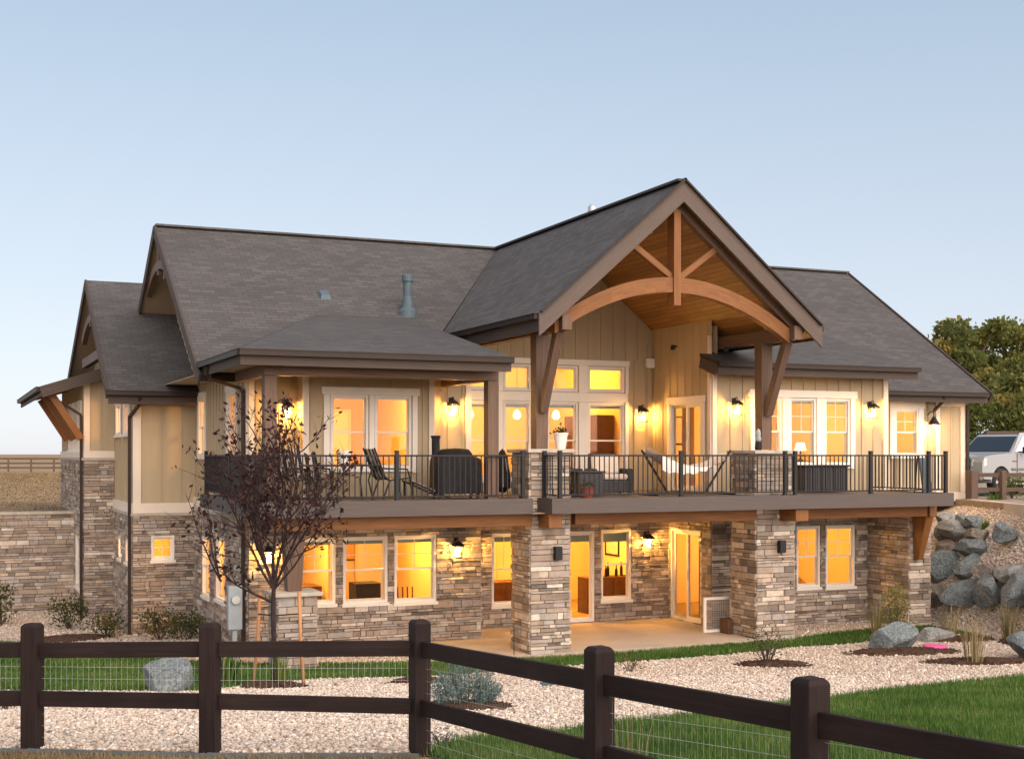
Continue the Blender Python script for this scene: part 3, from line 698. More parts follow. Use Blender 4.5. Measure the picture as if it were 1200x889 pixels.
gutter((22.4, 27.74, ze - 0.02), (26.5, 27.74, ze - 0.02)); fascia((22.4, 27.83, ze), (26.55, 27.83, ze), 0.22, 0.04, 0.18)
for (u, n) in ((4.98, 1), (26.62, 1)):
    fascia((u, 27.75, mainz(27.75)), (u, 34, MR), 0.26, 0.05, 0.10, 'rake_board'); fascia((u, 34, MR), (u, 40.2, mainz(40.2)), 0.26, 0.05, 0.10, 'rake_board')
fascia((3.73, BE, 5.6), (3.73, BR, 8.9), 0.26, 0.05, 0.10, 'rake_board'); fascia((3.73, BR, 8.9), (3.73, 43.8, 6.4), 0.26, 0.05, 0.10, 'rake_board')
gutter((3.72, BE - 0.06, 5.58), (5.9, BE - 0.06, 5.58)); fascia((3.76, BE + 0.03, 5.58), (5.9, BE + 0.03, 5.58), 0.24, 0.04, 0.2)
gutter((2.4, 37.0, 5.82), (2.4, 46.5, 5.82)); fascia((2.48, 37.0, 5.82), (2.48, 46.5, 5.82), 0.2, 0.04, 0.14); fascia((2.46, 36.97, 5.84), (4.28, 36.97, 6.44), 0.30, 0.05, 0.15)
def soffit(pts, mat='soffit'):
    mb = MB(); mb.prism(pts, (0, 0, 0.02)); return mb.build('soffit', mat, H)
soffit([(5.15, 24.08, 5.76), (10.48, 24.08, 5.76), (10.48, 27.0, 5.76), (11.0, 27.0, 5.76), (11.0, 27.45, 5.76), (5.94, 27.45, 5.76), (5.94, 33.7, 5.76), (5.15, 33.7, 5.76)])
soffit([(16.8, 26.28, 5.98), (22.7, 26.28, 5.98), (22.7, 28.38, 5.98), (22.4, 28.38, 5.98), (22.4, 26.99, 5.98), (16.8, 26.99, 5.98)])
soffit([(22.42, 27.86, 5.5), (26.58, 27.86, 5.5), (26.58, 28.39, 5.5), (22.42, 28.39, 5.5)])
soffit([(3.8, BE + 0.06, 5.36), (5.9, BE + 0.06, 5.36), (5.9, BV - 0.01, 5.36), (3.8, BV - 0.01, 5.36)])
# vaulted porch ceiling of stained boards
mb = MB(); o_ = 0.30
for (a, b) in ((PL + 0.06, PA), (PA, PR_ - 0.06)):
    za, zb = porchz(a) - o_, porchz(b) - o_
    q = [(a, 23.95, za), (a, 29.88, za), (b, 29.88, zb), (b, 23.95, zb)]
    mb.face([q[0], q[1], q[2], q[3]] if a < 12 else [q[3], q[2], q[1], q[0]])
mb.build('porch_ceiling', 'ceiling', H)
# --- walls, lower storey --------------------------------------------
W1, W2, W3 = (6.96, 7.84, 0.80, 2.23), (8.01, 9.02, 0.78, 2.23), (9.18, 10.16, 0.75, 2.23)
stonewall(FL, AU, 11.24, -0.5, ST_TOP + 0.2, [W1, W2, W3], 'stone wall with three lit windows under the deck')
W4, DR, W5 = (12.16, 12.86, 0.38, 2.12), (13.95, 14.93, -0.13, 2.12), (15.12, 15.97, 0.38, 2.14)
stonewall(FP, 11.0, SU, -0.4, 2.85, [W4, DR, W5], 'recessed stone wall behind the patio')
mb = MB(); panel(mb, Fr('p', 11.24), LV + 0.01, LP, -0.4, 2.85, [], 0.16, 1, 2); stonework(mb, Fr('p', 11.24), LV, LP, -0.4, 2.85); mb.build('stone_wall', ['stone', 'mortar', 'inner'], H)
SLW = (27.43, 28.9, -0.13, 2.14)
stonewall(FS, RV, LP, -0.4, 2.85, [SLW])
W6, W7 = (19.56, 20.27, 0.70, 2.23), (20.45, 21.35, 0.68, 2.23)
stonewall(FRW, SU, 22.4, -0.5, 2.85, [W6, W7], 'stone wall with two lit windows at the right')
A1, A2 = (31.62, 32.62, 0.57, 2.02), (29.78, 30.88, 0.65, 2.1)
stonewall(FA, LV, BV, -0.75, ST_TOP, [A1, A2])
BW = (4.86, 5.43, 1.36, 1.98); B3 = [(37.2, 37.9, 1.25, 1.87), (35.7, 36.4, 1.25, 1.87), (34.3, 34.95, 1.25, 1.87)]
stonewall(FB, BU, 6.0, -0.8, 2.48, [BW], 'stone wall with a small square lit window')
stonewall(FBs, BV, CV, -0.85, 2.48, B3)
C1 = (38.0, 39.6, 0.25, 1.73)
stonewall(FC, CU, BU, -0.9, 3.86); stonewall(FCs, CV, 44.5, -1.1, 3.86, [C1])
# window ledges (cast stone band on top of the veneer)
for F, a0, a1, z in ((FB, BU - 0.06, 6.0, 2.48), (FBs, BV - 0.05, CV, 2.48), (FA, LV, BV, ST_TOP), (FC, CU - 0.06, BU, 3.86), (FCs, CV - 0.05, 44.5, 3.86)):
    mb = MB(); F.bar(mb, a0, a1, z, z + 0.07, -0.1, 0.085); mb.build('stone_ledge', 'cap', H)
# --- walls, upper storey --------------------------------------------
U2, U1 = (28.7, 29.55, 3.95, 5.42), (32.35, 33.15, 3.98, 5.42)
siding(FA, LV, BV, ST_TOP + 0.07, 5.76, [U1, U2])
mb = MB(); mb.face([FA.pt(27.9, 5.77), FA.pt(40.1, 5.77), FA.pt(34, MR - 0.22)]); battens(mb, FA, 28.2, 39.8, 5.77, 6, [], top=lambda a: mainz(a) - 0.3); mb.build('siding_wall', 'siding', H)
siding(FL, AU, 11.0, DK, 5.76, [(7.1, 9.85, 3.2, 5.7)])
bay = Fr('v', 27.0); b1, b2 = (7.6, 8.44, 3.72, 5.3), (8.58, 9.42, 3.72, 5.3)
siding(bay, 7.0, 9.95, DK, 5.76, [b1, b2], 'siding of the projecting bay on the deck')
mb = MB(); panel(mb, Fr('u', 7.0), 27.0, LV, DK, 5.76, [], 0.1); panel(mb, Fr('p', 9.95), 27.0, LV, DK, 5.76, [], 0.1); mb.build('siding_wall', ['siding', 'inner'], H)
T = [(12.85, 13.6, 5.62, 6.28), (14.05, 14.92, 5.62, 6.28), (15.22, 16.27, 5.62, 6.28)]
Q = [(12.85, 13.6, 3.4, 5.36), (14.05, 14.92, 3.4, 5.36), (15.22, 16.27, 3.4, 5.36)]
T = [(11.75, 12.6, 5.62, 6.28)] + T; Q = [(11.75, 12.6, 3.4, 5.36)] + Q
siding(FU, 11.0, SU, DK, 6.46, T + Q, 'wall of the great room with tall windows')
mb = MB(); mb.face([FU.pt(11.0, 6.46), FU.pt(SU, 6.46), FU.pt(SU, porchz(SU) - 0.31), FU.pt(PA, 9.5), FU.pt(11.3, 6.75), FU.pt(11.0, 6.5)])
battens(mb, FU, 11.1, SU, 6.46, 9, [], step=0.36, top=lambda a: max(6.5, porchz(a) - 0.33)); mb.build('siding_wall', 'siding', H)
mb = MB(); panel(mb, Fr('p', 11.0), LV, UP, DK, 6.4, [], 0.1); mb.build('siding_wall', ['siding', 'inner'], H)
SLU = (27.43, 28.95, DK + 0.02, 5.32)
siding(FS, RV, UP, DK, porchz(SU) - 0.31, [SLU])
W8 = [(18.37, 19.12, 3.75, 5.43), (19.36, 20.15, 3.75, 5.43), (20.42, 21.2, 3.75, 5.43)]
siding(FRW, SU, 22.4, DK, 5.99, W8, 'wall of the right wing with three joined windows')
mb = MB(); panel(mb, Fr('p', 22.4), RV, FRV, -0.4, 5.99, [], 0.1); mb.build('siding_wall', ['siding', 'inner'], H)
W9 = (23.82, 24.62, 3.98, 5.28)
siding(FF, 22.4, 26.25, 2.74, 5.52, [W9], 'set back wall at the right end', step=0.4)
mb = MB(); panel(mb, Fr('p', 26.25), FRV, 40, 2.5, 5.6, [], 0.1); mb.face([(26.25, 28.0, 5.6), (26.25, 40, 5.6), (26.25, 34, 9.6)]); mb.build('siding_wall', ['siding', 'inner'], H)
BP = [(34.35, 35.3, 4.55, 5.35), (36.0, 36.9, 4.55, 5.35)]
siding(FB, BU, 6.0, 2.55, 5.38, [], step=0.5); siding(FBs, BV, CV, 2.55, 5.38, BP, step=0.32)
mb = MB(); mb.face([FBs.pt(33.3, 5.381), FBs.pt(43.6, 5.381), FBs.pt(43.6, 6.2), FBs.pt(BR, 8.7)]); mb.build('siding_wall', 'siding', H)
CP = [(38.1, 38.9, 4.15, 5.4), (39.5, 40.3, 4.15, 5.4), (40.9, 41.7, 4.15, 5.4)]
siding(FC, CU, BU, 3.93, 6.2, [], start=0.45); siding(FCs, CV, 44.5, 3.93, 6.2, CP)
mb = MB(); mb.box((3.7, 44.4, -1.2), (26.2, 44.5, 5.6)); mb.build('siding_wall', 'siding', H)   # back of the house
# --- trims ------------------------------------------------------------
def trim(F, a0, a1, z0, z1, d=0.045, mat='trim'):
    mb = MB(); F.bar(mb, a0, a1, z0, z1, 0.001, d); return mb.build('trim_board', mat, H)
trim(FL, AU, AU + 0.12, DK, 5.75); trim(FA, LV, LV + 0.12, ST_TOP + 0.07, 5.75)
trim(bay, 7.0, 7.13, DK, 5.75); trim(bay, 9.82, 9.95, DK, 5.75); trim(FL, 10.87, 11.0, DK, 5.75)
trim(FU, 16.95, SU - 0.02, DK, 6.9, 0.03, 'siding'); trim(FS, RV, RV + 0.13, DK, 6.9)
trim(FRW, SU, SU + 0.13, DK, 5.97); trim(FRW, 22.25, 22.4, DK, 5.97)
trim(FF, 25.22, 25.36, 2.98, 5.5); trim(FF, 26.1, 26.25, 2.98, 5.5); trim(FF, 25.36, 26.1, 5.36, 5.5); trim(FF, 22.5, 26.25, 2.72, 2.975, 0.06)
trim(FB, BU, BU + 0.2, 2.80, 5.36); trim(FB, BU, 5.9, 2.551, 2.80); trim(FBs, BV, CV, 2.551, 2.80); trim(FA, LV, BV, ST_TOP + 0.071, 2.95)
trim(FC, CU, CU + 0.16, 4.12, 6.2); trim(FC, CU, BU, 3.931, 4.12); trim(FCs, CV, 44.5, 3.931, 4.12)
trim(FU, 11.68, 16.36, 5.37, 5.6, 0.05, 'white'); trim(FU, 11.65, 16.4, 6.30, 6.44, 0.06, 'white')
for a0, a1 in ((12.62, 12.83), (13.62, 14.03), (14.94, 15.2), (16.29, 16.38)): trim(FU, a0, a1, 3.4, 5.365, 0.05, 'white'); trim(FU, a0, a1, 5.605, 6.295, 0.05, 'white')
trim(bay, 7.45, 7.58, 3.62, 5.3, 0.05, 'white'); trim(bay, 8.455, 8.565, 3.62, 5.3, 0.05, 'white'); trim(bay, 9.435, 9.55, 3.62, 5.3, 0.05, 'white'); trim(bay, 7.4, 9.6, 5.305, 5.46, 0.07, 'white')
for a0, a1 in ((18.2, 18.36), (19.13, 19.35), (20.16, 20.41), (21.21, 21.35)): trim(FRW, a0, a1, 3.66, 5.435, 0.05, 'white')
trim(FRW, 18.15, 21.4, 5.44, 5.62, 0.07, 'white')
# --- windows ----------------------------------------------------------
for h in (W1, W2, W3): window(FL, h, shade=0.11)
window(FP, W4, shade=0.16); window(FP, W5, shade=0.26, grid=False)
d_ = window(FP, DR, 'fix', sill=False, name='door', fw=0.07, shade=0.2); window(FS, SLW, 'slide', sill=False, name='sliding_door', fw=0.05)
for h in (W6, W7): window(FRW, h)
for h in (A1, A2): window(FA, h)
window(FB, BW, 'grid')
for h in B3: window(FBs, h, 'fix')
window(FCs, C1)
for h in (U1, U2): window(FA, h, casing=0.11)
for h in (b1, b2): window(bay, h, grid=False)
for h in T: window(FU, h, 'fix', sill=False)
for h in Q: window(FU, h, grid=False, shade=0.1)
window(FS, SLU, 'slide', sill=False, casing=0.12, name='sliding_door')
for h in W8: window(FRW, h, shade=0.07)
window(FF, W9, casing=0.18)
for h in BP: window(FBs, h, 'fix', casing=0.12)
for h in CP: window(FCs, h, 'fix', casing=0.1)
# --- rooms behind the glass -------------------------------------------
K = 1.0
room(6.15, 11.0, 27.62, 33.6, -0.1, 2.5, 135 * K, 2)
room(11.2, 16.9, 29.17, 33.4, -0.1, 2.5, 150 * K, 2, True)
room(17.26, 22.2, 27.17, 31.4, -0.1, 2.5, 140 * K, 1, col=(1.0, 0.49, 0.09))
room(6.15, 10.85, 27.62, 33.6, 3.1, 5.72, 130 * K, 2, backtone='inner2')
room(11.15, 16.9, 30.07, 36.0, 3.1, 6.9, 205 * K, 2, True)
room(17.26, 22.2, 27.17, 32.0, 3.1, 5.9, 125 * K, 1, col=(1.0, 0.51, 0.11))
room(22.55, 26.0, 28.57, 32.0, 3.1, 5.48, 75 * K, 1, True)
room(4.6, 5.85, 33.92, 37.3, 0.0, 2.4, 75 * K, 1); room(4.6, 5.85, 33.92, 37.3, 2.7, 5.3, 60 * K, 1)
room(3.8, 5.8, 37.7, 43.5, -0.3, 2.6, 60 * K, 1); room(3.8, 5.8, 37.7, 43.5, 3.6, 5.9, 25 * K, 1)
# --- deck ---------------------------------------------------------------
deck = MB()
deck.prism([(5.5, 24.46, DK), (11.15, 24.46, DK), (11.15, 24.95, DK), (11.5, 24.95, DK), (11.5, 24.16, DK), (21.92, 24.16, DK), (21.92, 26.98, DK), (17.12, 26.98, DK), (17.12, 29.88, DK), (11.02, 29.88, DK), (11.02, 27.43, DK), (5.93, 27.43, DK), (5.93, 30.2, DK), (5.5, 30.2, DK)], (0, 0, -0.05))
deck.prism([(11.15, 24.951, DK), (11.499, 24.951, DK), (11.499, 25.0, DK), (11.15, 25.0, DK)], (0, 0, -0.05))
deck = deck.build('deck', 'deckboard', H); deck['label'] = 'raised grey brown composite deck'
mb = MB(); z0, z1 = 2.81, 3.12
mb.box((5.44, 24.40, z0), (11.16, 24.455, z1)); mb.box((11.45, 24.10, z0), (21.97, 24.155, z1))
mb.box((5.44, 24.456, z0), (5.495, 30.2, z1)); mb.box((11.45, 24.156, z0), (11.499, 24.84, z1)); mb.box((21.921, 24.156, z0), (21.97, 27.0, z1))
mb.build('deck_fascia', 'deckboard', deck)
mb = MB(); mb.prism([(5.5, 24.47, 2.80), (21.92, 24.47, 2.80), (21.92, 26.98, 2.80), (17.08, 26.98, 2.80), (17.08, 28.98, 2.80), (11.26, 28.98, 2.80), (11.26, 27.43, 2.80), (5.5, 27.43, 2.80)], (0, 0, 0.02)); mb.build('deck_soffit', 'soffit', deck)
def beam(a, b, w, h, mat='beam', name='beam', bev=0.008, **k):
    mb = MB(); mb.beam(a, b, w, h, **k); return mb.build(name, mat, H, bevel=bev)
for a, b in ((5.8, 11.3), (12.3, 16.85), (18.05, 21.75)): beam((a, 24.85, 2.665), (b, 24.85, 2.665), 0.2, 0.25)
beam((11.62, 24.3, 2.66), (11.62, 24.84, 2.66), 0.3, 0.3); beam((17.7, 24.2, 2.66), (17.7, 24.84, 2.66), 0.34, 0.26)
# --- stone pillars --------------------------------------------------------
def pillar(u0, u1, v0, v1, z0, z1, cap=True, label=None):
    mb = MB()
    mb.box((u0 + 0.02, v0 + 0.02, z0), (u1 - 0.02, v1 - 0.02, z1), mi=1)
    stonework(mb, Fr('v', v0 + 0.02), u0, u1, z0, z1, big=1.15); stonework(mb, Fr('u', u0 + 0.02), v0, v1, z0, z1, big=1.15); stonework(mb, Fr('p', u1 - 0.02), v0, v1, z0, z1, big=1.15)
    o = mb.build('stone_pillar', ['stone', 'mortar'], H)
    if label: o['label'] = label
    if cap:
        mb = MB(); mb.beam(((u0 + u1) / 2, v0 - 0.09, z1 + 0.04), ((u0 + u1) / 2, v1 + 0.09, z1 + 0.04), u1 - u0 + 0.18, 0.08); mb.build('pillar_cap', 'cap', o, bevel=0.012)
    return o
pillar(11.3, 12.22, 24.85, 25.8, -0.3, 4.06); pillar(16.92, 17.95, 24.85, 25.85, -0.3, 4.04)
pillar(5.95, 6.72, 24.8, 25.55, -0.4, 1.28)
pillar(21.75, 22.4, 25.4, 27.0, -0.4, 2.78, cap=False, label='stone buttress under the right end of the deck')
# --- timber posts, trusses ---------------------------------------------------
for u in (11.72, 17.42):
    beam((u, 25.3, 4.14), (u, 25.3, 6.58), 0.27, 0.27, 'beam_dark', 'timber_post', w2=0.30, h2=0.30)
    beam((u, 25.14, 4.95), (u, 24.36, 6.6), 0.17, 0.2, 'beam_dark', 'timber_brace')
    beam((u, 23.95, 6.72), (u, 29.88, 6.72), 0.22, 0.30, 'beam_dark', 'plate_beam')
for u in (5.76, 10.36): beam((u, 24.72, DK), (u, 24.72, 5.53), 0.24, 0.24, 'beam_dark', 'timber_post')
beam((5.64, 24.72, 5.645), (10.48, 24.72, 5.645), 0.22, 0.22, 'beam_dark'); beam((5.76, 24.84, 5.645), (5.76, 27.4, 5.645), 0.2, 0.22, 'beam_dark'); beam((10.36, 24.84, 5.645), (10.36, 27.4, 5.645), 0.2, 0.22, 'beam_dark')
beam((6.33, 25.15, 1.36), (6.33, 25.15, 2.54), 0.28, 0.28, 'beam_dark', 'timber_post', w2=0.40, h2=0.40)
truss = MB(); tv = 24.22; n = 22                          # arched collar beam of the porch truss
def arch(mb, u0, u1, z0, rise, v, d=0.32, w=0.2, n=22):
    pts = []
    for i in range(n + 1):
        t = i / n; pts.append((u0 + (u1 - u0) * t, z0 + rise * (1 - (2 * t - 1) ** 2)))
    for i in range(n):
        (a, za), (b, zb) = pts[i], pts[i + 1]
        c = [(a, v - w / 2, za), (a, v + w / 2, za), (a, v + w / 2, za + d), (a, v - w / 2, za + d), (b, v - w / 2, zb), (b, v + w / 2, zb), (b, v + w / 2, zb + d), (b, v - w / 2, zb + d)]
        mb.hexa(c, skip=((4, 5) if 0 < i < n - 1 else ()))
arch(truss, 11.52, 17.3, 6.50, 0.98, tv)
truss = truss.build('truss', 'beam', H, bevel=0.0); truss['label'] = 'arched timber truss in the porch gable'
for nm, a, b, w, h in (('king_post', (PA - 0.02, tv, 7.2), (PA - 0.02, tv, 9.25), 0.17, 0.28), ('brace', (13.95 + 0.36, tv, 7.82), (13.35, tv, 8.46), 0.13, 0.13), ('brace', (14.52, tv, 7.82), (15.45, tv, 8.5), 0.13, 0.13)):
    mb = MB(); mb.beam(a, b, w, h); mb.build(nm, 'beam', truss, bevel=0.006)
for s_, (a, b) in enumerate((((PL + 0.3, 24.22, porchz(PL + 0.3) - 0.42), (PA, 24.22, 9.4)), ((PA, 24.22, 9.4), (PR_ - 0.3, 24.22, porchz(PR_ - 0.3) - 0.42)))):
    mb = MB(); mb.beam(a, b, 0.18, 0.2); mb.build('rafter', 'beam_dark', truss)
def small_truss(u, vc, zr, half, drop, slope_r):
    mb = MB(); pts = []
    n = 10
    for i in range(n + 1):
        t = i / n; pts.append((vc - half + 2 * half * t, zr - drop - 0.5 + 0.5 * (1 - (2 * t - 1) ** 2)))
    for i in range(n):
        mb.beam((u, pts[i][0], pts[i][1]), (u, pts[i + 1][0], pts[i + 1][1]), 0.14, 0.22)
    o = mb.build('gable_truss', 'beam_dark', H)
    k = MB(); k.beam((u, vc, zr - drop - 0.25), (u, vc, zr - 0.2), 0.13, 0.16); k.build('king_post', 'beam_dark', o)
    k = MB(); k.beam((u, vc - 0.6, zr - drop - 0.32), (u + 0.9, vc - 0.6, zr - drop - 0.32), 0.18, 0.2); k.build('outrigger', 'beam_dark', o)
    return o
small_truss(5.12, 34, MR, 1.9, 1.0, MS); small_truss(3.9, BR, 8.9, 2.1, 1.05, 0.6)
mb = MB(); mb.beam((4.0, BR - 3.0, 6.75), (4.0, BR + 3.0, 6.75), 0.16, 0.26); mb.build('tie_beam', 'beam_dark', H)
for v in (37.35, 39.4, 41.6):                              # timber brackets under the far left shed roof
    br = beam((3.5, v, 5.98), (2.62, v, 5.72), 0.16, 0.16, 'beam', 'bracket')
    for nm, a, b in (('strut', (3.52, v, 4.45), (2.75, v, 5.66)),):
        mb = MB(); mb.beam(a, b, 0.16, 0.18); mb.build(nm, 'beam', br)
mb = MB(); mb.hexa([(21.8, 24.86, 2.53), (22.04, 24.86, 2.53), (22.04, 25.36, 2.53), (21.8, 25.36, 2.53), (21.86, 25.2, 1.45), (22.0, 25.2, 1.45), (22.0, 25.36, 1.45), (21.86, 25.36, 1.45)]); mb.build('bracket', 'beam', H, bevel=0.01)
beam((21.88, 24.7, 2.66), (21.88, 25.38, 2.66), 0.22, 0.24)
# --- railings ---------------------------------------------------------------
def railing(pts, posts, label):
    mb = MB()
    for a, b in zip(pts, pts[1:]): mb.beam((*a, DK + 0.90), (*b, DK + 0.90), 0.05, 0.035)
    rl = mb.build('railing', 'bronze', H); rl['label'] = label
    mb = MB()
    for a, b in zip(pts, pts[1:]): mb.beam((*a, DK + 0.09), (*b, DK + 0.09), 0.035, 0.03)
    mb.build('bottom_rail', 'bronze', rl)
    mb = MB()
    for a, b in zip(pts, pts[1:]):
        L = math.dist(a, b); k = max(1, round(L / 0.115))
        for i in range(1, k):
            t = i / k; x, y = a[0] + (b[0] - a[0]) * t, a[1] + (b[1] - a[1]) * t
            mb.beam((x, y, DK + 0.10), (x, y, DK + 0.885), 0.019, 0.019)
    mb.build('balusters', 'bronze', rl)
    for x, y in posts:
        mb = MB(); mb.beam((x, y, DK), (x, y, DK + 0.99), 0.075, 0.075); mb.beam((x, y, DK + 0.99), (x, y, DK + 1.005), 0.09, 0.09); mb.beam((x, y, DK + 0.002), (x, y, DK + 0.02), 0.13, 0.13)
        mb.build('post', 'bronze', rl)
railing([(5.56, 30.1), (5.56, 24.56), (11.0, 24.56)], [(5.56, 24.56), (8.27, 24.56), (11.0, 24.56), (5.56, 27.4), (5.56, 30.1)], 'dark metal railing on the left part of the deck')
railing([(11.58, 24.8), (11.58, 24.26), (21.86, 24.26), (21.86, 26.9)], [(11.58, 24.75), (11.7, 24.26), (14.59, 24.26), (17.28, 24.26), (17.55, 24.26), (19.65, 24.26), (21.35, 24.26), (21.86, 24.26)], 'dark metal railing on the right part of the deck')
# --- downspouts, roof vents, small fixtures -------------------------------------
def downspout(pts, label=None):
    mb = MB()
    for a, b in zip(pts, pts[1:]): mb.beam(a, b, 0.075, 0.06)
    return mb.build('downspout', 'gutter', H)
downspout([(5.05, 27.2, 5.85), (5.1, 27.3, 5.6), (5.86, LV + 0.1, 5.4), (5.86, LV + 0.1, -0.2)])
downspout([(4.5, BE - 0.06, 5.5), (4.5, BE + 0.1, 5.25), (BU - 0.08, BV - 0.02, 4.95), (BU - 0.08, BV - 0.02, -0.5)])
downspout([(2.44, 37.3, 5.72), (2.9, 37.35, 5.5), (CU - 0.07, CV - 0.05, 5.1), (CU - 0.07, CV - 0.05, -0.6)])
downspout([(25.0, 27.76, ze - 0.08), (25.0, 27.9, ze - 0.3), (25.1, FRV - 0.1, ze - 0.5)]); downspout([(26.3, FRV - 0.08, 5.4), (26.3, FRV - 0.08, 2.75)])
zb = mainz(29.0) if False else 0
def pipe(u, v, zroof, h, r, mat, label, cone=True):
    mb = MB(); pr = [(r * 2.3, zroof - 0.15), (r * 2.2, zroof + 0.03), (r * 1.4, zroof + 0.12), (r * 1.05, zroof + h * 0.4), (r, zroof + h * 0.42), (r, zroof + h * 0.8), (r * 1.3, zroof + h * 0.81), (r * 1.3, zroof + h * 0.97), (r * 0.6, zroof + h)]
    mb.lathe((u, v, 0), pr); o = mb.build('roof_vent', mat, H, smooth=False); o['label'] = label; return o
pipe(10.55, 30.5, mainz(30.5), 0.95, 0.11, 'teal', 'tall grey blue flue pipe on the roof')
mb = MB(); mb.hexa([(8.45, 30.9, mainz(30.9) - .05), (8.75, 30.9, mainz(30.9) - .05), (8.75, 31.25, mainz(31.25)), (8.45, 31.25, mainz(31.25)), (8.5, 30.95, mainz(30.9) + 0.14), (8.7, 30.95, mainz(30.9) + 0.14), (8.7, 31.2, mainz(31.2) + 0.08), (8.5, 31.2, mainz(31.2) + 0.08)]); mb.build('roof_vent', 'teal', H)
pipe(18.06, 35.2, 9.1, 2.47, 0.10, 'galv', 'silver flue cap behind the ridge')
for F, a, z in ((FU, 17.0, 6.4),):
    mb = MB(); F.bar(mb, a - 0.13, a + 0.10, z - 0.12, z + 0.12, 0.03, 0.16); mb.build('outdoor_speaker', 'white', H, bevel=0.01)
mb = MB(); mb.lathe((14.9, 26.2, porchz(14.9) - 0.34), [(0.13, 0.0), (0.13, 0.035)]); mb.build('ceiling_speaker', 'white', H)
for (u, v, z) in ((11.9, 24.7, 1.95), (17.55, 24.7, 1.93)):  # small black step lights on the pillars
    mb = MB(); mb.box((u - 0.08, v, z - 0.14), (u + 0.08, 24.84, z + 0.14)); o = mb.build('pillar_light', 'bronze', H, bevel=0.01); o['label'] = 'small unlit black box light on the stone pillar'
for (u, v, z) in ((17.05, 28.6, 6.75), (17.2, 26.4, 6.55)):
    mb = MB(); mb.beam((u, v, z), (u - 0.1, v - 0.06, z), 0.05, 0.05); mb.lathe((u - 0.14, v - 0.08, z - 0.09), [(0.05, 0), (0.06, 0.06), (0.035, 0.12)], 10); mb.build('flood_light', 'bronze', H)
# --- lanterns -----------------------------------------------------------------
def lantern(loc, rz, label, watts=14):
    t = thing('wall_lantern', loc, label, 'lantern', 'lit lanterns on the walls of the house')
    t['origin'] = (0, 0, 0)
    mb = MB(); mb.lathe((0, 0, 0.18), [(0.0, 0), (0.0, 0)], 4) if False else None
    mb = MB(); mb.box((-0.06, -0.025, 0.02), (0.06, -0.001, 0.30)); mb.tube([(0, -0.02, 0.2), (0, -0.08, 0.30), (0, -0.15, 0.31), (0, -0.17, 0.25)], 0.012, 6); mb.build('bracket', 'bronze', t)
    mb = MB(); c = -0.17
    for x in (-1, 1):
        for y in (-1, 1): mb.beam((x * 0.075, c + y * 0.075, -0.13), (x * 0.095, c + y * 0.095, 0.13), 0.014, 0.014)
    for z, h in ((-0.13, 0.082), (0.13, 0.102)):
        for s in (-1, 1): mb.beam((-h, c + s * h, z), (h, c + s * h, z), 0.016, 0.016); mb.beam((s * h, c - h, z), (s * h, c + h, z), 0.016, 0.016)
    mb.hexa([(-0.12, c - 0.12, 0.14), (0.12, c - 0.12, 0.14), (0.12, c + 0.12, 0.14), (-0.12, c + 0.12, 0.14), (-0.03, c - 0.03, 0.24), (0.03, c - 0.03, 0.24), (0.03, c + 0.03, 0.24), (-0.03, c + 0.03, 0.24)])
    mb.build('cage', 'bronze', t)
    for dx in (-0.03, 0.03):
        mb = MB(); mb.tube([(dx, c, -0.11), (dx, c, 0.0)], 0.012, 6); mb.lathe((dx, c, 0.0), [(0.012, 0), (0.03, 0.03), (0.026, 0.065), (0.004, 0.10)], 10); mb.build('bulb', 'bulb', t, smooth=True)
    light('lantern_light', (0, c, 0.04), watts, (1.0, 0.50, 0.10), 0.05, t)
    t.rotation_euler = (0, 0, rz); t['origin'] = tuple(loc)
    return t
LW = 92
ln0 = lantern((6.75, LV, 4.9), 0, 'lit lantern behind the plum tree, on the upper left wall beside the corner post', LW)
def ln(loc, rz, label): return dup(ln0, loc, rz, label)
ln((10.52, LV, 5.0), 0, 'lit lantern above the covered grill, right of the paired bay windows')
ln((11.35, UP, 5.0), 0, 'half hidden lit lantern beside the second post of the hip roof')
ln((16.75, UP, 5.0), 0, 'lit lantern between the tall windows and the upper sliding door')
ln((17.72, RV, 5.1), 0, 'lit lantern left of the three joined windows, right of the upper sliding door')
ln((21.83, RV, 5.08), 0, 'lit lantern right of the three joined windows on the upper right wall')
ln((6.35, LV, 1.85), 0, 'lit lantern behind the plum tree at ground level, left of three windows')
ln((10.62, LV, 1.85), 0, 'lit lantern on the stone wall right of the three lower windows')
ln((11.62, LP, 1.75), 0, 'lit lantern just past the stone corner, left of the narrow lower window')
ln((16.4, LP, 1.78), 0, 'lit lantern under the deck, left of the lower sliding door')
t = thing('barn_light', (24.95, FRV, 4.98), 'dark goose neck barn light shining down on the right end wall', 'wall lamp')
mb = MB(); mb.tube([(24.95, FRV - 0.01, 5.1), (24.95, FRV - 0.12, 5.2), (24.95, FRV - 0.24, 5.18), (24.95, FRV - 0.26, 5.05)], 0.015, 6); mb.build('arm', 'bronze', t)
mb = MB(); mb.lathe((24.95, FRV - 0.26, 4.84), [(0.16, 0), (0.165, 0.01), (0.08, 0.14), (0.04, 0.22)], 16); mb.build('shade', 'bronze', t)
mb = MB(); mb.lathe((24.95, FRV - 0.26, 4.76), [(0.02, 0), (0.05, 0.03), (0.045, 0.07)], 12); mb.build('bulb', 'bulb', t, smooth=True)
light('barn_light_lamp', (24.95, FRV - 0.26, 4.74), 22, (1.0, 0.55, 0.17), 0.05, t)
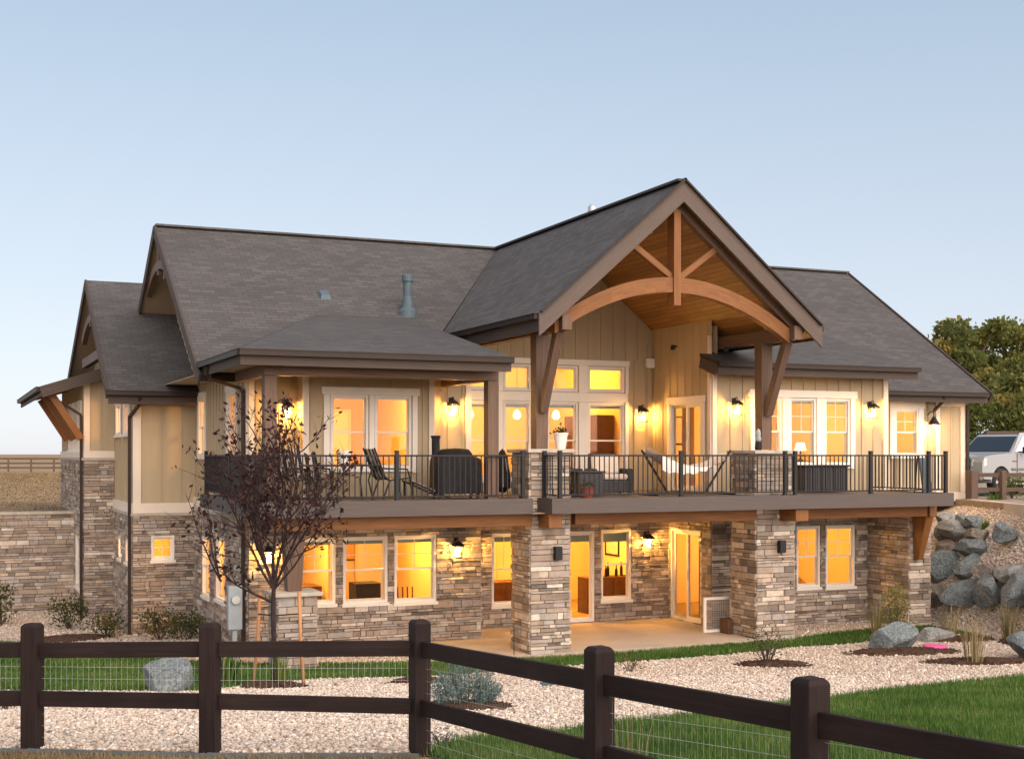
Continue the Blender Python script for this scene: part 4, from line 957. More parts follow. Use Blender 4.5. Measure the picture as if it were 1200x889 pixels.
# ================================================================== GARDEN WALL AND BOULDERS
def cw(X, Y): return (X * CT + Y * ST, -X * ST + Y * CT)       # sideways / forward metres -> world
t = thing('retaining_wall', (-5, 40, -0.8), 'long low stone retaining wall running left from the house below the field', 'wall')
mb = MB(); Fw = Fr('v', 39.96); panel(mb, Fw, -22, CU - 0.02, -1.2, 2.3, [], 0.3, 1, 1); stonework(mb, Fw, -22, CU - 0.02, -1.2, 2.3, big=1.15); mb.build('stone_face', ['stone', 'mortar'], t)
mb = MB(); mb.box((-22, 39.86, 2.3), (CU - 0.02, 40.3, 2.38)); mb.build('cap', 'cap', t)
def boulder(loc, size, mat, label, seed, group=None, rot=None):
    import bmesh
    bm = bmesh.new(); bmesh.ops.create_icosphere(bm, subdivisions=4, radius=1.0)
    rr = random.Random(seed); cuts = []
    for _ in range(13):
        n = Vector((rr.gauss(0, 1), rr.gauss(0, 1), rr.gauss(0, 0.8))).normalized(); cuts.append((n, rr.uniform(0.5, 0.84)))
    from mathutils import noise as mn
    for v in bm.verts:
        p = v.co.copy(); k = 1.0
        for n, d in cuts:
            q = p.dot(n)
            if q > d: p -= n * (q - d) * 0.97
        p *= 1 + 0.07 * mn.noise(p * 2.3 + Vector((seed, 0, 0))) + 0.03 * mn.noise(p * 7 + Vector((0, seed, 0)))
        v.co = Vector((p.x * size[0], p.y * size[1], p.z * size[2]))
    me = bpy.data.meshes.new('boulder'); bm.to_mesh(me); bm.free(); me.materials.append(M[mat])
    o = bpy.data.objects.new('boulder', me); COL.objects.link(o); o.location = loc; o.rotation_euler = (rr.uniform(-.2, .2), rr.uniform(-.2, .2), rr.uniform(0, 6.28) if rot is None else rot)
    return tag(o, label, 'boulder', group)
BG = 'boulders stacked in the bank beside the house'
BL = [((22.95, 25.9, 0.50), (0.46, 0.42, 0.44), 'rock2', 'squat brown boulder at the foot of the bank touching the house corner'),
      ((22.9, 24.85, 0.62), (0.56, 0.5, 0.50), 'rock', 'dark teal boulder in the bottom row, second from the house'),
      ((22.85, 23.85, 0.72), (0.52, 0.5, 0.48), 'rock', 'dark boulder in the bottom row below the brown flat one'),
      ((22.8, 23.0, 0.82), (0.46, 0.5, 0.46), 'rock', 'large dark slab boulder at the right end of the bottom row'),
      ((22.75, 22.2, 0.85), (0.5, 0.45, 0.42), 'rock', 'dark boulder cut off by the right edge of the picture'),
      ((23.3, 25.85, 1.18), (0.48, 0.45, 0.44), 'rock', 'big dark boulder beside the stone buttress, second row up'),
      ((23.25, 25.05, 1.22), (0.42, 0.4, 0.42), 'rock', 'upright wedge boulder, second row up between two larger ones'),
      ((23.15, 24.2, 1.2), (0.48, 0.4, 0.28), 'rock2', 'flat brown boulder in the second row of the bank'),
      ((23.05, 23.35, 1.25), (0.46, 0.4, 0.28), 'rock3', 'pale flat boulder at the right of the second row'),
      ((23.65, 26.1, 1.62), (0.46, 0.4, 0.36), 'rock2', 'tan grey boulder, third row up beside the house'),
      ((23.55, 25.15, 1.72), (0.56, 0.45, 0.36), 'rock', 'broad blue boulder with a flat top, third row up'),
      ((24.05, 26.7, 1.98), (0.30, 0.3, 0.24), 'rock', 'small blue grey boulder tucked against the house near the deck'),
      ((23.85, 26.2, 2.1), (0.44, 0.36, 0.26), 'rock3', 'grey boulder below the kerb at the left end of the top row'),
      ((24.2, 26.85, 2.28), (0.40, 0.36, 0.24), 'rock3', 'pale grey boulder touching the underside of the deck end'),
      ((24.0, 25.95, 2.3), (0.30, 0.28, 0.25), 'rock', 'small blue boulder in the middle of the top row'),
      ((23.85, 25.4, 2.32), (0.28, 0.28, 0.24), 'rock', 'small dark boulder third along the top row'),
      ((23.7, 25.2, 2.02), (0.46, 0.4, 0.22), 'rock2', 'flat brown boulder under the small dark one of the top row'),
      ((23.45, 24.05, 2.15), (0.52, 0.4, 0.26), 'rock', 'wide teal boulder at the right end of the top row')]
for i, (l, s, m, lab) in enumerate(BL): boulder((l[0], l[1], l[2]), tuple(x * 1.0 for x in s), m, lab, 31 + i * 7, BG)
boulder((3.22, 20.25, 0.60), (0.52, 0.42, 0.46), 'rock', 'big blue grey boulder standing on the lawn behind the left fence', 5, rot=0.3)
boulder((19.0, 22.75, -0.02), (0.66, 0.40, 0.42), 'rock', 'blue grey boulder in the mulch left of the pink disc', 91, rot=-0.35)
boulder((20.75, 23.4, -0.12), (0.52, 0.34, 0.28), 'rock3', 'low flat grey boulder right of the pink disc', 78, rot=-0.3)
boulder((20.75, 20.6, -0.02), (0.55, 0.45, 0.36), 'rock', 'rounded blue boulder at the right edge beside the tall grass clump', 64, rot=0.1)
# mulch rings
def mulch(u, v, a, b, rot, lab):
    n = 40; rr = random.Random(int(u * 100)); mb = MB(); pts = []
    k = [rr.uniform(0.82, 1.15) for _ in range(n)]
    for j in range(5):
        f = (1.0, 0.8, 0.55, 0.3, 0.0)[j]; ring = []
        for i in range(n):
            an = 6.28318 * i / n; r = f * k[i]
            x, y = a * r * math.cos(an), b * r * math.sin(an)
            xx, yy = u + x * math.cos(rot) - y * math.sin(rot), v + x * math.sin(rot) + y * math.cos(rot)
            ring.append((xx, yy, G(xx, yy) + 0.03 + (0.0, 0.05, 0.07, 0.075, 0.08)[j] + (rr.uniform(0, 0.02) if j else 0)))
        pts.append(ring)
    for j in range(4):
        for i in range(n):
            i2 = (i + 1) % n
            if j < 3: mb.face([pts[j][i], pts[j][i2], pts[j + 1][i2], pts[j + 1][i]])
            else: mb.face([pts[j][i], pts[j][i2], pts[j + 1][0]])
    q = 260
    for _ in range(q):                                          # loose chips of bark
        an, r = rr.uniform(0, 6.283), math.sqrt(rr.random()) * 1.05
        x, y = a * r * math.cos(an), b * r * math.sin(an)
        xx, yy = u + x * math.cos(rot) - y * math.sin(rot), v + x * math.sin(rot) + y * math.cos(rot)
        d = rr.uniform(0, 6.283); L = rr.uniform(0.03, 0.07); z = G(xx, yy) + 0.045 + 0.07 * max(0, 1 - r ** 3)
        mb.beam((xx, yy, z), (xx + L * math.cos(d), yy + L * math.sin(d), z + rr.uniform(0, 0.025)), 0.02, 0.012)
    o = mb.build('mulch_bed', 'mulch'); o['kind'] = 'structure'; o['label'] = lab
mulch(15.2, 21.75, 0.75, 0.42, -0.4, 'brown mulch ring round a small shrub')
mulch(18.9, 22.3, 1.3, 0.45, -0.25, 'brown mulch in front of the blue boulder')
mulch(19.3, 20.5, 1.15, 0.5, -0.3, 'brown mulch round the tall grass clump')
mulch(21.3, 23.3, 0.9, 0.35, -0.3, 'brown mulch behind the pink disc')
mulch(7.4, 20.8, 0.5, 0.35, 0, 'brown mulch round the small weed'); mulch(6.05, 15.3, 0.62, 0.5, 0, 'brown mulch under the blue juniper')
mulch(4.85, 20.5, 0.5, 0.45, 0, 'brown mulch at the foot of the young tree')
mulch(2.95, 33.6, 0.9, 0.5, 0, 'brown mulch bed along the wall'); mulch(22.4, 22.4, 0.6, 0.4, 0, 'brown mulch below the bank')
# ================================================================== PLANTS
def leafmesh(name, C, size, mat, parent, tones=None, asp=0.55, upw=0.0):
    C = np.asarray(C); n = len(C)
    a = NR.normal(size=(n, 3)); a[:, 2] += upw; a /= np.linalg.norm(a, axis=1)[:, None]
    b = np.cross(a, NR.normal(size=(n, 3))); b /= np.linalg.norm(b, axis=1)[:, None]
    s = (size * NR.uniform(0.65, 1.3, n))[:, None]
    P = np.stack([C, C + a * s * 0.5 + b * s * asp * 0.5, C + a * s, C + a * s * 0.5 - b * s * asp * 0.5], 1).reshape(-1, 3)
    t = np.clip(NR.normal(0.5, 0.2, n), 0, 1) if tones is None else np.clip(tones + NR.normal(0, 0.12, n), 0, 1)
    return npmesh(name, P, np.arange(4 * n).reshape(n, 4), mat, t, parent)
def bush(name, u, v, r, h, n, mat, label, size=0.06, cat='shrub', group=None, stems=9, tone=0.5, dz=0.0):
    z = G(u, v) + 0.02 + dz
    t = thing(name, (u, v, z), label, cat, group); mb = MB(); tips = []
    for i in range(stems):
        a = RNG.uniform(0, 6.283); q = RNG.uniform(0.25, 0.85) * r; hh = h * RNG.uniform(0.6, 0.95)
        p0 = (u, v, z - 0.05); p1 = (u + q * 0.5 * math.cos(a), v + q * 0.5 * math.sin(a), z + hh * 0.5); p2 = (u + q * math.cos(a), v + q * math.sin(a), z + hh)
        mb.tube([p0, p1, p2], [0.014, 0.009, 0.004], 5); tips += [p1, p2, p2]
    mb.build('stem', 'bark', t)
    C = []
    for i in range(n):
        if RNG.random() < 0.6:
            p = RNG.choice(tips); C.append([p[k] + RNG.gauss(0, (r, r, h)[k] * 0.2) for k in range(3)])
        else:
            a, q = RNG.uniform(0, 6.283), r * math.sqrt(RNG.random()); zz = RNG.random() ** 0.8
            w = q * math.sqrt(max(0.05, 1 - (zz - 0.35) ** 2 * 1.7)); C.append([u + w * math.cos(a), v + w * math.sin(a), z + 0.03 + zz * h * 0.95])
    C = np.array(C); C[:, 2] = np.maximum(C[:, 2], z + 0.01)
    leafmesh('foliage', C, size, mat, t, tones=np.full(n, tone) + 0.25 * np.sin(C[:, 0] * 9) * np.cos(C[:, 2] * 8), upw=0.4)
    return t
def clump(name, u, v, r, h, n, mat, label, wid=0.012, cat='grass clump', lean=0.5, group=None):
    z = G(u, v) + 0.02; t = thing(name, (u, v, z), label, cat, group)
    V, F, T = [], [], []
    for i in range(n):
        a = RNG.uniform(0, 6.283); q = r * 0.35 * math.sqrt(RNG.random()); hh = h * RNG.uniform(0.5, 1.0); l = lean * hh * RNG.uniform(0.1, 1)
        x0, y0 = u + q * math.cos(a), v + q * math.sin(a); b = a + 1.57 + RNG.uniform(-.6, .6); wx, wy = wid * math.cos(b) / 2, wid * math.sin(b) / 2
        x1, y1 = x0 + l * 0.35 * math.cos(a), y0 + l * 0.35 * math.sin(a); x2, y2 = x0 + l * math.cos(a), y0 + l * math.sin(a)
        k = len(V); V += [(x0 - wx, y0 - wy, z - .02), (x0 + wx, y0 + wy, z - .02), (x1 - wx, y1 - wy, z + hh * .6), (x1 + wx, y1 + wy, z + hh * .6), (x2 - wx * .3, y2 - wy * .3, z + hh), (x2 + wx * .3, y2 + wy * .3, z + hh)]
        F += [(k, k + 1, k + 3, k + 2), (k + 2, k + 3, k + 5, k + 4)]; tt = RNG.random(); T += [tt, tt]
    npmesh('blades', np.array(V), np.array(F), mat, np.array(T), t); return t
WS = 'shrubs along the foot of the left wall'
bush('shrub', 1.5, 37.0, 0.42, 1.05, 500, 'bush', 'upright green shrub alone before the retaining wall at far left', 0.09, group=WS)
bush('shrub', 3.05, 35.6, 0.55, 0.75, 700, 'bush', 'round dark green shrub at the foot of the far stone column', 0.08, group=WS)
bush('shrub', 3.75, 33.6, 0.55, 0.55, 600, 'bush', 'low bronze green shrub just right of the darker round shrub', 0.08, group=WS, tone=0.7)
bush('shrub', 4.9, 32.6, 0.62, 0.65, 700, 'bush', 'rusty green shrub below the small square window', 0.08, group=WS, tone=0.75)
bush('shrub', 5.5, 31.9, 0.5, 0.55, 500, 'bush', 'green shrub right of the rusty one, nearest the house corner', 0.08, group=WS)
bush('shrub', 15.1, 21.8, 0.42, 0.72, 420, 'bush', 'small airy green shrub in a mulch ring on the gravel', 0.05, tone=0.45, stems=16)
bush('shrub', 20.4, 24.3, 0.42, 1.15, 520, 'yellowgreen', 'bright yellow green plant behind the blue boulder', 0.07, cat='plant', stems=12)
for i, (u, v, r, h, lab) in enumerate(((24.25, 25.6, .42, .3, 'low spiky plant on the gravel slope just under the kerb'), (26.6, 27.6, .4, .42, 'low spiky plant beside the kerb at the house corner'), (24.9, 24.4, .42, .5, 'dark green spiky plant on the kerb, in front of the truck'), (24.3, 22.7, .4, .45, 'green spiky plant on the kerb at the right edge of the picture'))):
    clump('yucca', u, v, r, h, 110, 'grass', lab, 0.02, 'plant', 0.9)
bush('shrub', 27.9, 28.3, 0.42, 0.6, 380, 'yellowgreen', 'yellow flowering shrub beside the driveway in front of the truck', 0.07, tone=0.4, dz=0.18)
clump('grass_clump', 19.05, 20.35, 0.5, 1.05, 75, 'straw', 'tall straw coloured feather grass clump in mulch at right', 0.014, lean=0.35)
clump('grass_clump', 21.2, 23.4, 0.4, 0.9, 60, 'straw', 'thin brown grass stalks behind the flat grey boulder', 0.014, lean=0.4)
clump('grass_clump', 22.2, 22.6, 0.4, 1.0, 80, 'straw', 'brown grass stalks against the boulder bank', 0.014, lean=0.4)
clump('grass_clump', 20.0, 24.5, 0.35, 1.0, 50, 'straw', 'dry seed stalks left of the yellow green plant', 0.014, lean=0.3)
clump('grass_clump', 4.22, 21.2, 0.5, 0.62, 150, 'grass', 'green iris-like clump right of the blue grey boulder', 0.028, lean=0.4)
clump('grass_clump', 4.95, 20.45, 0.22, 0.62, 80, 'yellowgreen', 'small yellow green tuft at the foot of the young tree', 0.02, lean=0.25)
bush('weed', 7.4, 20.8, 0.28, 0.28, 130, 'bush', 'small brown green weed on mulch left of the corner post', 0.05, cat='plant', tone=0.8, stems=5)
bush('weed', 12.1, 22.0, 0.35, 0.30, 150, 'bush', 'wispy weed on the gravel behind the second right-hand fence post', 0.045, cat='plant', tone=0.6, stems=6)
bush('weed', 0.72, 17.2, 0.22, 0.32, 110, 'bush', 'small dark weed on the gravel at the left edge', 0.05, cat='plant', stems=5)
bush('weed', 4.12, 10.95, 0.14, 0.16, 90, 'bluegreen', 'small grey green weed at the base of the corner fence post', 0.03, cat='plant', stems=4)
clump('grass_clump', 4.75, 8.6, 0.35, 0.6, 22, 'straw', 'few tall straw stalks on the lawn between two fence posts', 0.008, lean=0.3)
# blue juniper by the fence corner: many upright sprigs
t = thing('juniper', (6.05, 15.3, G(6.05, 15.3)), 'spreading blue grey juniper behind the fence corner post', 'shrub')
mb = MB(); V = []
z0 = G(6.05, 15.3) + 0.03
for i in range(150):
    a = RNG.uniform(0, 6.283); q = math.sqrt(RNG.random()); hh = (0.18 + 0.42 * (1 - q ** 2)) * RNG.uniform(0.8, 1.15)
    b0 = (6.05 + q * 0.28 * math.cos(a), 15.3 + q * 0.28 * math.sin(a), z0); b1 = (6.05 + q * 0.52 * math.cos(a), 15.3 + q * 0.46 * math.sin(a), z0 + hh)
    if i % 5 == 0: mb.tube([b0, b1], [0.008, 0.003], 5)
    for j in range(46):
        k = 0.3 + 0.7 * j / 46; V.append([b0[m] + (b1[m] - b0[m]) * k + RNG.gauss(0, 0.018) for m in range(3)])
mb.build('stem', 'bark', t); V = np.array(V)
leafmesh('foliage', V, 0.042, 'bluegreen', t, asp=0.28, upw=1.3, tones=0.25 + 0.6 * np.clip((V[:, 2] - z0) / 0.6, 0, 1) * 0 + np.full(len(V), 0.3))
# --- young plum tree ---------------------------------------------------------
tx, ty = 4.85, 20.5; tz = G(tx, ty)
def branchy(mb, p, d, L, r, depth, leaves, rr, up=0.25, spread=0.5, every=0.05):
    pts = [Vector(p)]; d = Vector(d).normalized(); n = 6
    for i in range(n):
        d = (d + Vector((rr.gauss(0, .09), rr.gauss(0, .09), rr.gauss(0, .06) + up * 0.12))).normalized()
        pts.append(pts[-1] + d * L / n)
    mb.tube(pts, [r * (1 - 0.75 * i / n) for i in range(n + 1)], 6)
    if depth == 0 or L < 0.3:
        for i in range(1, n + 1):
            for _ in range(2): leaves.append(pts[i] + Vector((rr.gauss(0, .05), rr.gauss(0, .05), rr.gauss(0, .05))))
        return
    k = max(3, int(L / 0.17))
    for i in range(k):
        f = 0.22 + 0.75 * (i + rr.random()) / k; j = min(n - 1, int(f * n)); q = pts[j].lerp(pts[j + 1], f * n - j)
        sd = Vector((rr.gauss(0, 1), rr.gauss(0, 1), 0)); sd = (sd - d * sd.dot(d)).normalized()
        branchy(mb, q, d * 0.75 + sd * spread * rr.uniform(.8, 1.4), L * rr.uniform(.28, .48) * (1.15 - 0.4 * f), r * 0.42, depth - 1, leaves, rr, up, spread)
    for i in range(3, n + 1): leaves.append(pts[i] + Vector((rr.gauss(0, .04),) * 3))
rr = random.Random(4)
tree = thing('plum_tree', (tx, ty, tz), 'young staked purple leaf plum tree in front of the deck corner', 'tree')
tm = MB(); tm.tube([(tx, ty, tz - .1), (tx + .01, ty, tz + .6), (tx - .01, ty + .01, tz + 1.2), (tx, ty, tz + 1.68)], [.05, .042, .038, .034], 8)
tm.build('trunk', 'plumbark', tree); bm_ = MB(); lv = []
fork = (tx, ty, tz + 1.62); RX = Vector((CT, -ST, 0)); FY = Vector((ST, CT, 0))
for sx, sy, L, h0, rr_ in ((-0.42, .1, 2.35, 0, .028), (-0.2, -.25, 2.45, 0, .028), (0.03, .15, 2.6, 0, .03), (0.22, -.15, 2.5, 0, .028), (0.46, .12, 2.15, -.05, .026), (0.3, .4, 2.2, -.02, .022), (-0.3, .42, 2.3, -.03, .022), (-1.1, .05, 1.0, -.25, .026), (-0.62, -.3, 2.15, -.05, .024), (.68, -.25, 1.6, -.05, .02)):
    dvec = RX * sx + FY * sy + Vector((0, 0, 1)) * (1.0 if sx > -1 else .35)
    branchy(bm_, (fork[0], fork[1], fork[2] + h0), dvec, L, rr_, 2, lv, rr, up=0.55, spread=0.62)
bp = Vector((tx, ty, tz + 1.37)) - RX * 0.85 + Vector((0, 0, .35))
for k in range(3): branchy(bm_, bp, RX * (-.55 + .2 * k) + FY * (.2 * k - .2) + Vector((0, 0, 1)), 1.5 - .2 * k, .016, 1, lv, rr, up=.4, spread=.7)
bm_.build('branch', 'plumbark', tree)
C = np.array([tuple(p) for p in lv]); C = np.concatenate([C, C + NR.normal(0, .05, C.shape)])
if len(C) > 1750: C = C[NR.permutation(len(C))[:1750]]
cr = leafmesh('crown', C, 0.10, 'plum', tree, asp=0.5, upw=0.3)
for dx, dy, lean, lab in ((-0.40, 0.75, 0.03, 'thin orange wooden stake left of the young plum tree'), (0.40, 0.15, -0.02, 'thin orange wooden stake right of the young plum tree')):
    p = Vector((tx, ty, 0)) + RX * dx + FY * dy; z = G(p.x, p.y)
    mb = MB(); mb.tube([(p.x - RX.x * lean * 3, p.y - RX.y * lean * 3, z - .1), (p.x, p.y, z + .8), (p.x + RX.x * lean, p.y + RX.y * lean, z + 1.55)], .03, 8)
    tag(mb.build('tree_stake', 'stake', smooth=True), lab, 'stake', 'stakes beside the young tree')
p1 = Vector((tx, ty, tz + 1.15)) - RX * .40 + FY * .75; p2 = Vector((tx, ty, tz + 1.18)) + RX * .40 + FY * .15
mb = MB(); mb.tube([p1 + Vector((0, 0, -.05)), Vector((tx, ty, tz + 1.16)) + FY * .06, p2], .012, 6); tag(mb.build('tree_tie', 'black'), 'black strap tying the young tree to its stakes', 'strap')
# --- cottonwoods beyond the driveway -------------------------------------------
def bigtree(X, Y, H, R_, n, label, seed, base=None):
    u, v = cw(X, Y); z = G(u, v) if base is None else base; rr = random.Random(seed); rg = np.random.default_rng(seed)
    t = thing('cottonwood_tree', (u, v, z), label, 'tree', 'cottonwood trees beyond the driveway')
    mb = MB(); top = Vector((u, v, z + H * .45)); mb.tube([(u, v, z - .3), (u + .15, v, z + H * .2), tuple(top)], [.38, .3, .22], 8); mb.build('trunk', 'bark', t)
    mb = MB(); cl = []
    for i in range(42):
        a = rr.uniform(0, 6.283); f = rr.random(); rad = R_ * math.sqrt(rr.random()) * (0.55 + 0.5 * math.sin(3.1 * (0.12 + 0.8 * f)))
        c = Vector((u + rad * math.cos(a), v + rad * math.sin(a), z + H * (0.2 + 0.76 * f))); cl.append((c, R_ * rr.uniform(.16, .34)))
        if i % 3 == 0: mb.tube([tuple(top - Vector((0, 0, H * .2 * rr.random()))), tuple(top.lerp(c, .5) + Vector((0, 0, .3))), tuple(c)], [.12, .07, .02], 6)
    mb.build('branch', 'bark', t)
    pts, tn = [], []
    for c, s in cl:
        k = int(n / len(cl)); q = rg.normal(size=(k, 3)); q /= np.linalg.norm(q, axis=1)[:, None]; q *= (s * rg.random(k) ** .4)[:, None] * np.array([1.2, 1.2, .8])
        pts.append(np.array(c) + q); tn.append(np.full(k, np.clip(rr.gauss(.5, .22), .05, 1)))
    leafmesh('crown', np.concatenate(pts), .3, 'cotton', t, np.concatenate(tn), asp=.7)
bigtree(26.6, 76, 6.5, 2.8, 9000, 'cottonwood behind the end of the roof, leftmost of the trees', 3)
bigtree(30.2, 79, 6.5, 3.1, 9000, 'yellowing cottonwood above the truck, second of the trees from the house', 8)
bigtree(34.0, 77, 5.7, 3.1, 9000, 'cottonwood at the right edge of the picture', 12)
bigtree(28.4, 70, 3.6, 2.5, 6000, 'low bushy cottonwood in front of the taller ones', 21); bigtree(32.2, 69, 3.4, 2.5, 6000, 'low dark bushy tree right behind the truck', 27)
bigtree(24.6, 81, 5.6, 2.5, 6000, 'cottonwood mostly hidden behind the roof end', 33)
for i, (X, Y, r, h, lab) in enumerate(((23.6, 69, 2.2, 2.6, 'olive scrub bush beyond the end of the roof, below the cottonwoods'), (27.0, 67.5, 2.3, 2.2, 'olive scrub bush right above the truck bonnet'), (30.4, 68, 2.4, 2.4, 'olive scrub bush above the truck windscreen'), (33.6, 67, 2.4, 2.2, 'olive scrub bush at the right edge, below the last cottonwood'))):
    u, v = cw(X, Y); bush('scrub_bush', u, v, r, h, 3600, 'cotton', lab, 0.24, group='scrub bushes on the hillside', stems=14, tone=0.25)
# ================================================================== FENCES
ft = thing('rail_fence', (3.8, 10.67, 1.41), 'dark brown two rail fence with wire mesh across the foreground', 'fence')
PT = [2.45, 2.48, 2.53, 2.57, 2.60, 2.78, 2.85, 2.92]; RT = [2.28, 2.32, 2.36, 2.41, 2.42, 2.61, 2.68, 2.74]; RB = [1.85, 1.89, 1.93, 1.96, 1.92, 2.15, 2.20, 2.27]
for i, (x, y) in enumerate(FENCE):
    j = min(max(i, 0), len(FENCE) - 2); a, b = FENCE[j], FENCE[j + 1]
    if i == 3: a, b = FENCE[2], FENCE[3]
    d = Vector((b[0] - a[0], b[1] - a[1], 0)).normalized()
    if i >= 4: d = Vector((0.08, -1, 0)).normalized()
    mb = MB(); mb.beam((x, y, G(x, y) - .3), (x, y, PT[i]), .15, .15)
    mb2 = MB(); s = Vector((-d.y, d.x, 0)); w = .075
    def rg_(ww, z): return [Vector((x, y, z)) + d * (sx * ww) + s * (sy * ww) for sx, sy in ((-1, -1), (1, -1), (1, 1), (-1, 1))]
    mb2.hexa(rg_(w, G(x, y) - .3) + rg_(w, PT[i] - .025), skip=(5,)); mb2.hexa(rg_(w, PT[i] - .025) + rg_(w * .72, PT[i]), skip=(4,))
    mb2.build('post', 'fence', ft, bevel=0.008)
wire = MB()
for i in range(len(FENCE) - 1):
    a, b = Vector((*FENCE[i], 0)), Vector((*FENCE[i + 1], 0)); d = (b - a).normalized(); L = (b - a).length
    p, q = a + d * .075, b - d * .075
    for Z in (RT, RB):
        mb = MB(); mb.beam((p.x, p.y, Z[i] - .0675), (q.x, q.y, Z[i + 1] - .0675), .042, .135); mb.build('rail', 'fence', ft, bevel=0.005)
    sd = Vector((-d.y, d.x, 0));  sd = sd if sd.dot(Vector((0.3, 1, 0))) > 0 else -sd
    k = int(L / .052)
    for m in range(k + 1):
        f = m / k; w0 = a.lerp(b, f) + sd * .03; zt = RT[i] * (1 - f) + RT[i + 1] * f - .04
        zb_ = G(w0.x, w0.y) + .02; e = d * .0011
        wire.face([w0 - e + Vector((0, 0, zb_)), w0 + e + Vector((0, 0, zb_)), w0 + e + Vector((0, 0, zt)), w0 - e + Vector((0, 0, zt))])
    for m in range(9):
        h = .02 + m * .105
        z_a, z_b = G(a.x, a.y) + h, G(b.x, b.y) + h
        if z_a > RT[i]: break
        wire.beam(tuple(a + sd * .03 + Vector((0, 0, z_a))), tuple(b + sd * .03 + Vector((0, 0, z_b))), .002, .002)
wire.build('wire_mesh', 'wire', ft)
mb = MB()
for a, b in zip(FENCE[:4], FENCE[1:5]):
    for k in range(8):
        p = Vector((*a, 0)).lerp(Vector((*b, 0)), k / 8); q = Vector((*a, 0)).lerp(Vector((*b, 0)), (k + 1) / 8); o_ = Vector((-.05, -.13, 0))
        p, q = p + o_, q + o_; mb.beam((p.x, p.y, G(p.x, p.y) + .03), (q.x, q.y, G(q.x, q.y) + .02), .010, .04)
tag(mb.build('lawn_edging', 'steel'), 'grey steel edging strip between dry ground and gravel before the fence', 'edging')
def farfence(name, pts, h, rails, pw, label, cat='fence'):
    z = [G(*p) for p in pts]; t = thing(name, (*pts[0], z[0]), label, cat)
    for p, zz in zip(pts, z):
        mb = MB(); mb.box((p[0] - pw / 2, p[1] - pw / 2, zz - .3), (p[0] + pw / 2, p[1] + pw / 2, zz + h)); mb.build('post', 'fence_far', t)
    for i in range(len(pts) - 1):
        for f in rails:
            mb = MB(); mb.beam((*pts[i], z[i] + h * f), (*pts[i + 1], z[i + 1] + h * f), .06, .15); mb.build('rail', 'fence_far', t)
    return t
farfence('field_fence', [cw(-62 + 2.06 * i, 118) for i in range(15)], 1.28, (.94, .62, .3), .16, 'distant brown three rail fence crossing the dry field at left')
farfence('hill_fence', [cw(24 + 2.4 * i, 66) for i in range(8)], 1.25, (.92, .5), .16, 'brown rail fence on the hillside behind the truck')
t = thing('drive_fence', (*cw(12.6, 36), DZ), 'short dark post and rail fence in front of the truck', 'fence')
for X, w in ((12.68, .24), (13.52, .16), (14.4, .2), (15.3, .2)):
    u, v = cw(X, 36); mb = MB(); mb.box((u - w / 2, v - w / 2, DZ), (u + w / 2, v + w / 2, DZ + .80)); mb.build('post', 'fence_far', t, bevel=.01)
for z in (.68, .28):
    a, b = cw(12.68, 36), cw(15.3, 36); mb = MB(); mb.beam((*a, DZ + z), (*b, DZ + z), .05, .11); mb.build('rail', 'fence_far', t)
